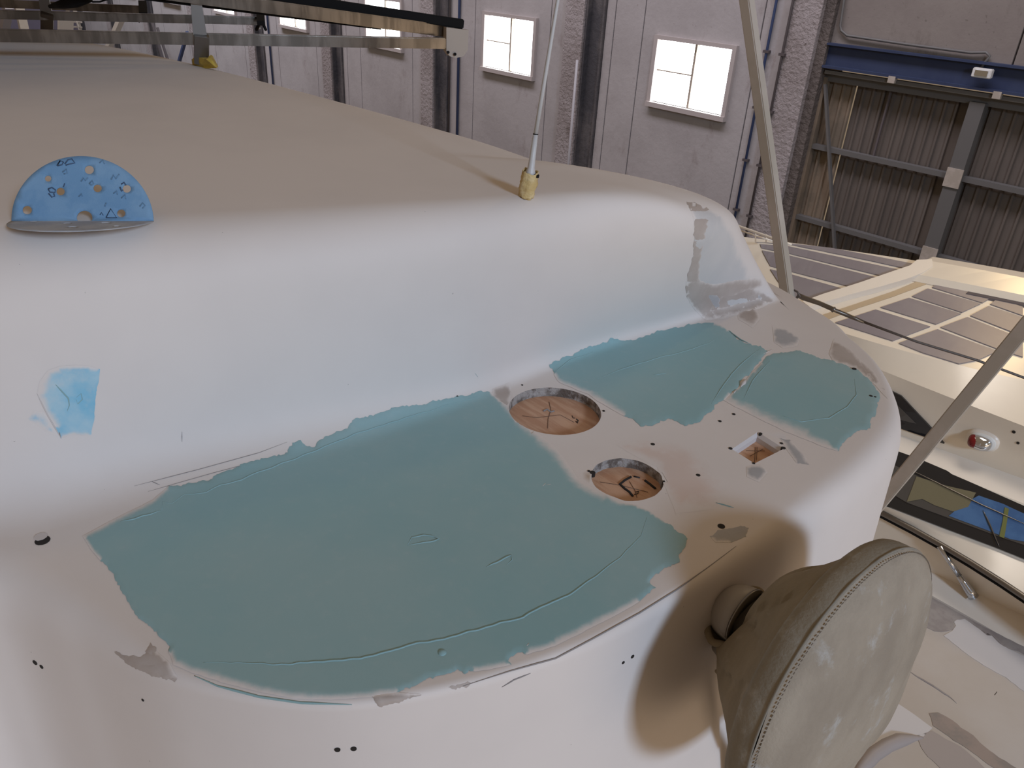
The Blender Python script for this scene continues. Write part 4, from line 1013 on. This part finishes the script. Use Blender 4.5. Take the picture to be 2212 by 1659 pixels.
def strip_loft(name, secs, m, label=None):
    vs = [p for sec in secs for p in sec]; n = len(ks); q = len(secs); fs = []
    for i in range(q):
        for k in range(n-1): fs.append((i*n+k, i*n+k+1, ((i+1) % q)*n+k+1, ((i+1) % q)*n+k))
    fs += [tuple(i*n for i in range(q)), tuple(i*n+n-1 for i in range(q))]
    o = recalc(mesh(name, vs, fs, M[m], b2))
    if label: o['label'] = label
L_ = lambda k, t: c1r[k].lerp(c2r[k], t)
strip_loft('side_coaming', [[L_(k, .27)+V((0, 0, .005)) for k in ks], [L_(k, .24)+V((0, 0, .03)) for k in ks], [L_(k, .06)+V((0, 0, .035)) for k in ks], [L_(k, -.06)+V((0, 0, .01)) for k in ks], [L_(k, -.06)+V((0, .02, -.12)) for k in ks], [L_(k, .2)+V((0, 0, -.1)) for k in ks]], 'cream', 'raised side coaming')
ks = [k for k in range(nx) if XS[k] > -1.3]
strip_loft('coaming_slot', [[L_(k, .275)+V((0, 0, .010)) for k in ks], [L_(k, .30)+V((0, 0, .010)) for k in ks], [L_(k, .32)+V((0, 0, -.02)) for k in ks], [L_(k, .27)+V((0, 0, -.02)) for k in ks]], 'joint')
# lower windows
panel2('corner_window', c6([(200,120),(255,145),(325,180),(545,415),(632,520),(490,470),(295,405),(180,370)]), 'glass', .010)
panel2('corner_window_pane', c6([(230,225),(300,245),(435,375),(300,345),(200,310)]), 'glass_in', .013)
sw = panel2('side_window', c6([(150,560),(250,578),(450,650),(800,800),(1300,1020),(1300,1395),(1000,1275),(600,1125),(170,958),(150,940)]), 'glass', .012, label='long black framed side window')
panel2('window_pane', c6([(200,655),(370,735),(800,930),(1300,1160),(1300,1290),(1000,1190),(700,1080),(360,955),(250,890),(190,760)]), 'glass_in', .016, sw)
panel2('blue_reflection', c6([(875,905),(1050,965),(1300,1080),(1300,1250),(1100,1215),(850,1120),(660,1050),(770,960)]), 'glass_blue', .018, sw)  # raised shape painting the blue reflection on the pane
panel2('tan_reflection', c6([(430,770),(640,835),(855,885),(800,985),(690,1020),(560,975),(470,930),(360,950)]), 'glass_tan', .0185, sw)  # raised shape painting the yellowish reflection
panel2('olive_strap', c6([(1060,990),(1090,1000),(1075,1100),(1055,1210),(1020,1195),(1045,1090)]), 'glass_olive', .021, sw)
for q in ([(380,720),(900,975),(1250,1130)], [(905,1010),(960,1130),(1020,1270)]):
    stroke('window_glint', c6(q), .0028, 'steel_dull', sw, .022, hit2)
# rails
tube('rub_rail', [p+V((0, -.012, .004)) for p in rail_row], .013, M['steel_dull'], b2, 10)
tube('rub_rail_seal', [p+V((0, -.010, -.014)) for p in rail_row], .009, M['black'], b2, 8)
# navigation light
c0, n0 = hit2(2117, 948); t1 = V((1, 0, 0)); t1 = (t1-n0*t1.dot(n0)).normalized(); t2_ = n0.cross(t1)
def oval(name, cx, w_, h_, z0, z1, m, parent, dome=False, a0=0, a1=2*math.pi, n=40):
    vs, fs = [], []; R_ = 8 if dome else 2
    for i in range(R_):
        f = i/(R_-1); s = math.cos(f*math.pi/2*.97) if dome else (1 if i < 1 else .93); z = z0+(z1-z0)*(math.sin(f*math.pi/2) if dome else f)
        for k in range(n):
            a = a0+(a1-a0)*k/n; vs.append(c0+t1*.78*(cx+w_*s*math.copysign(abs(math.cos(a))**.8, math.cos(a)))+t2_*.95*(h_*s*math.copysign(abs(math.sin(a))**.8, math.sin(a)))+n0*z)
    for i in range(R_-1):
        for k in range(n): fs.append((i*n+k, i*n+(k+1) % n, (i+1)*n+(k+1) % n, (i+1)*n+k))
    fs.append(tuple((R_-1)*n+k for k in range(n)))
    return recalc(mesh(name, vs, fs, m, parent, True))
nl = empty('navigation_light')
oval('base_plate', .015, .085, .052, -.01, .014, M['cream2'], nl); oval('base_ring', .015, .070, .043, .012, .024, M['white'], nl)
oval('chrome_dome', .012, .058, .036, .02, .062, M['chrome'], nl, True)
rl = oval('red_lens', -.018, .033, .031, .024, .064, M['red'], nl, True)
tag(nl, 'small chrome navigation light with red lens on the cream cabin side', 'navigation light')
for x_, y_, r in ((2190, 933, .007), (2199, 957, .006)):
    c, n_ = hit2(x_, y_); tube('screw_hole', [c-n_*.004, c+n_*.002], r, M['hole'], b2, 10, False)
# strut
s0 = hit2(2031, 1182)[0]; s1 = hit2(2100, 1284)[0]
su = empty('chrome_strut'); dv = (s1-s0)
nrm = hit2(2100, 1284)[1]
a_ = at(2029, 1180, Y=s0.y-.03); b_ = at(2094, 1276, Y=s1.y-.03)
tube('strut_tube', [a_, a_.lerp(b_, .34), a_.lerp(b_, .68)], .011, M['chrome'], su, 16)
tube('strut_foot', [a_.lerp(b_, .66), a_.lerp(b_, .8), a_.lerp(b_, 1.0), a_.lerp(b_, 1.14)], [.012, .0155, .019, .022], M['chrome'], su, 16)
tag(su, 'chrome strut leaning between rub rail and deck edge of the other yacht', 'strut')
# deck details
panel2('grey_filler_strip', cb([(600,105),(930,300),(1120,400),(1300,490),(1500,590),(1500,665),(1420,615),(1330,595),(1240,540),(1180,475),(1130,470),(1060,410),(940,325),(860,330),(830,350),(845,390),(820,420),(720,440),(660,430),(560,385),(500,340),(500,60)]), 'deckgrey', .0016, rnd=2)
panel2('pale_paint_area', cb([(860,328),(930,325),(1060,410),(1180,475),(1240,540),(1330,595),(1500,670),(1500,1000),(1300,850),(1100,740),(900,600),(740,470),(820,425),(850,385),(832,350)]), 'deckwhite', .0016, rnd=2)
panel2('brown_primer_strip', cb([(610,1170),(690,1165),(820,1230),(900,1300),(1010,1370),(1070,1440),(1190,1530),(1300,1600),(1400,1670),(1250,1700),(1090,1590),(960,1490),(830,1410),(700,1320),(640,1280)]), 'deckbrown', .0016, rnd=2.5)
panel2('pale_paint_area', cb([(300,1060),(460,1170),(640,1300),(560,1380),(400,1390),(240,1440),(100,1560),(-60,1720),(100,1400),(220,1200)]), 'deckwhite', .0016, rnd=1)
panel2('grey_filler_patch', cb([(500,1370),(640,1330),(760,1400),(900,1470),(1050,1600),(1150,1700),(760,1700),(600,1560),(540,1480)]), 'groove', .0016, rnd=2)
stroke('curved_moulding', cb([(-80,1760),(0,1660),(110,1540),(230,1460),(350,1410),(470,1390),(560,1388)]), .026, 'groove', b2, -.004, hit2, 10)
stroke('surface_scratch', cb([(420,780),(520,850),(640,920),(780,1010),(860,1080)]), .004, 'deckgrey', b2, .0, hit2, wob=2)
stroke('surface_scratch', cb([(1200,1005),(1222,975)]), .004, 'black', b2, .0, hit2)
# bow rail glimpsed behind the pole
br = empty('bow_rail')
r0, r1 = at(1600, 490, Z=-1.1), at(1690, 522, Z=-1.1)
tube('top_rail', [r0-(r1-r0)*.5, r0, r1, r1+(r1-r0)*.2], .006, M['cream2'], br, 8)
tube('lower_rail', [at(1590, 495, Z=-1.14), at(1670, 521, Z=-1.14)], .004, M['cream2'], br, 8)
for x_ in (1632, 1655): tube('stanchion', [at(x_, 500+(x_-1632)*.35, Z=-1.1), at(x_, 524, Z=-1.27)], .004, M['cream2'], br, 8)
tag(br, 'thin white bow rail on the other yacht behind the upright pole', 'rail')
tag(b2, 'cream yacht beyond with grey mesh covered windscreen and sanded side deck', 'boat')
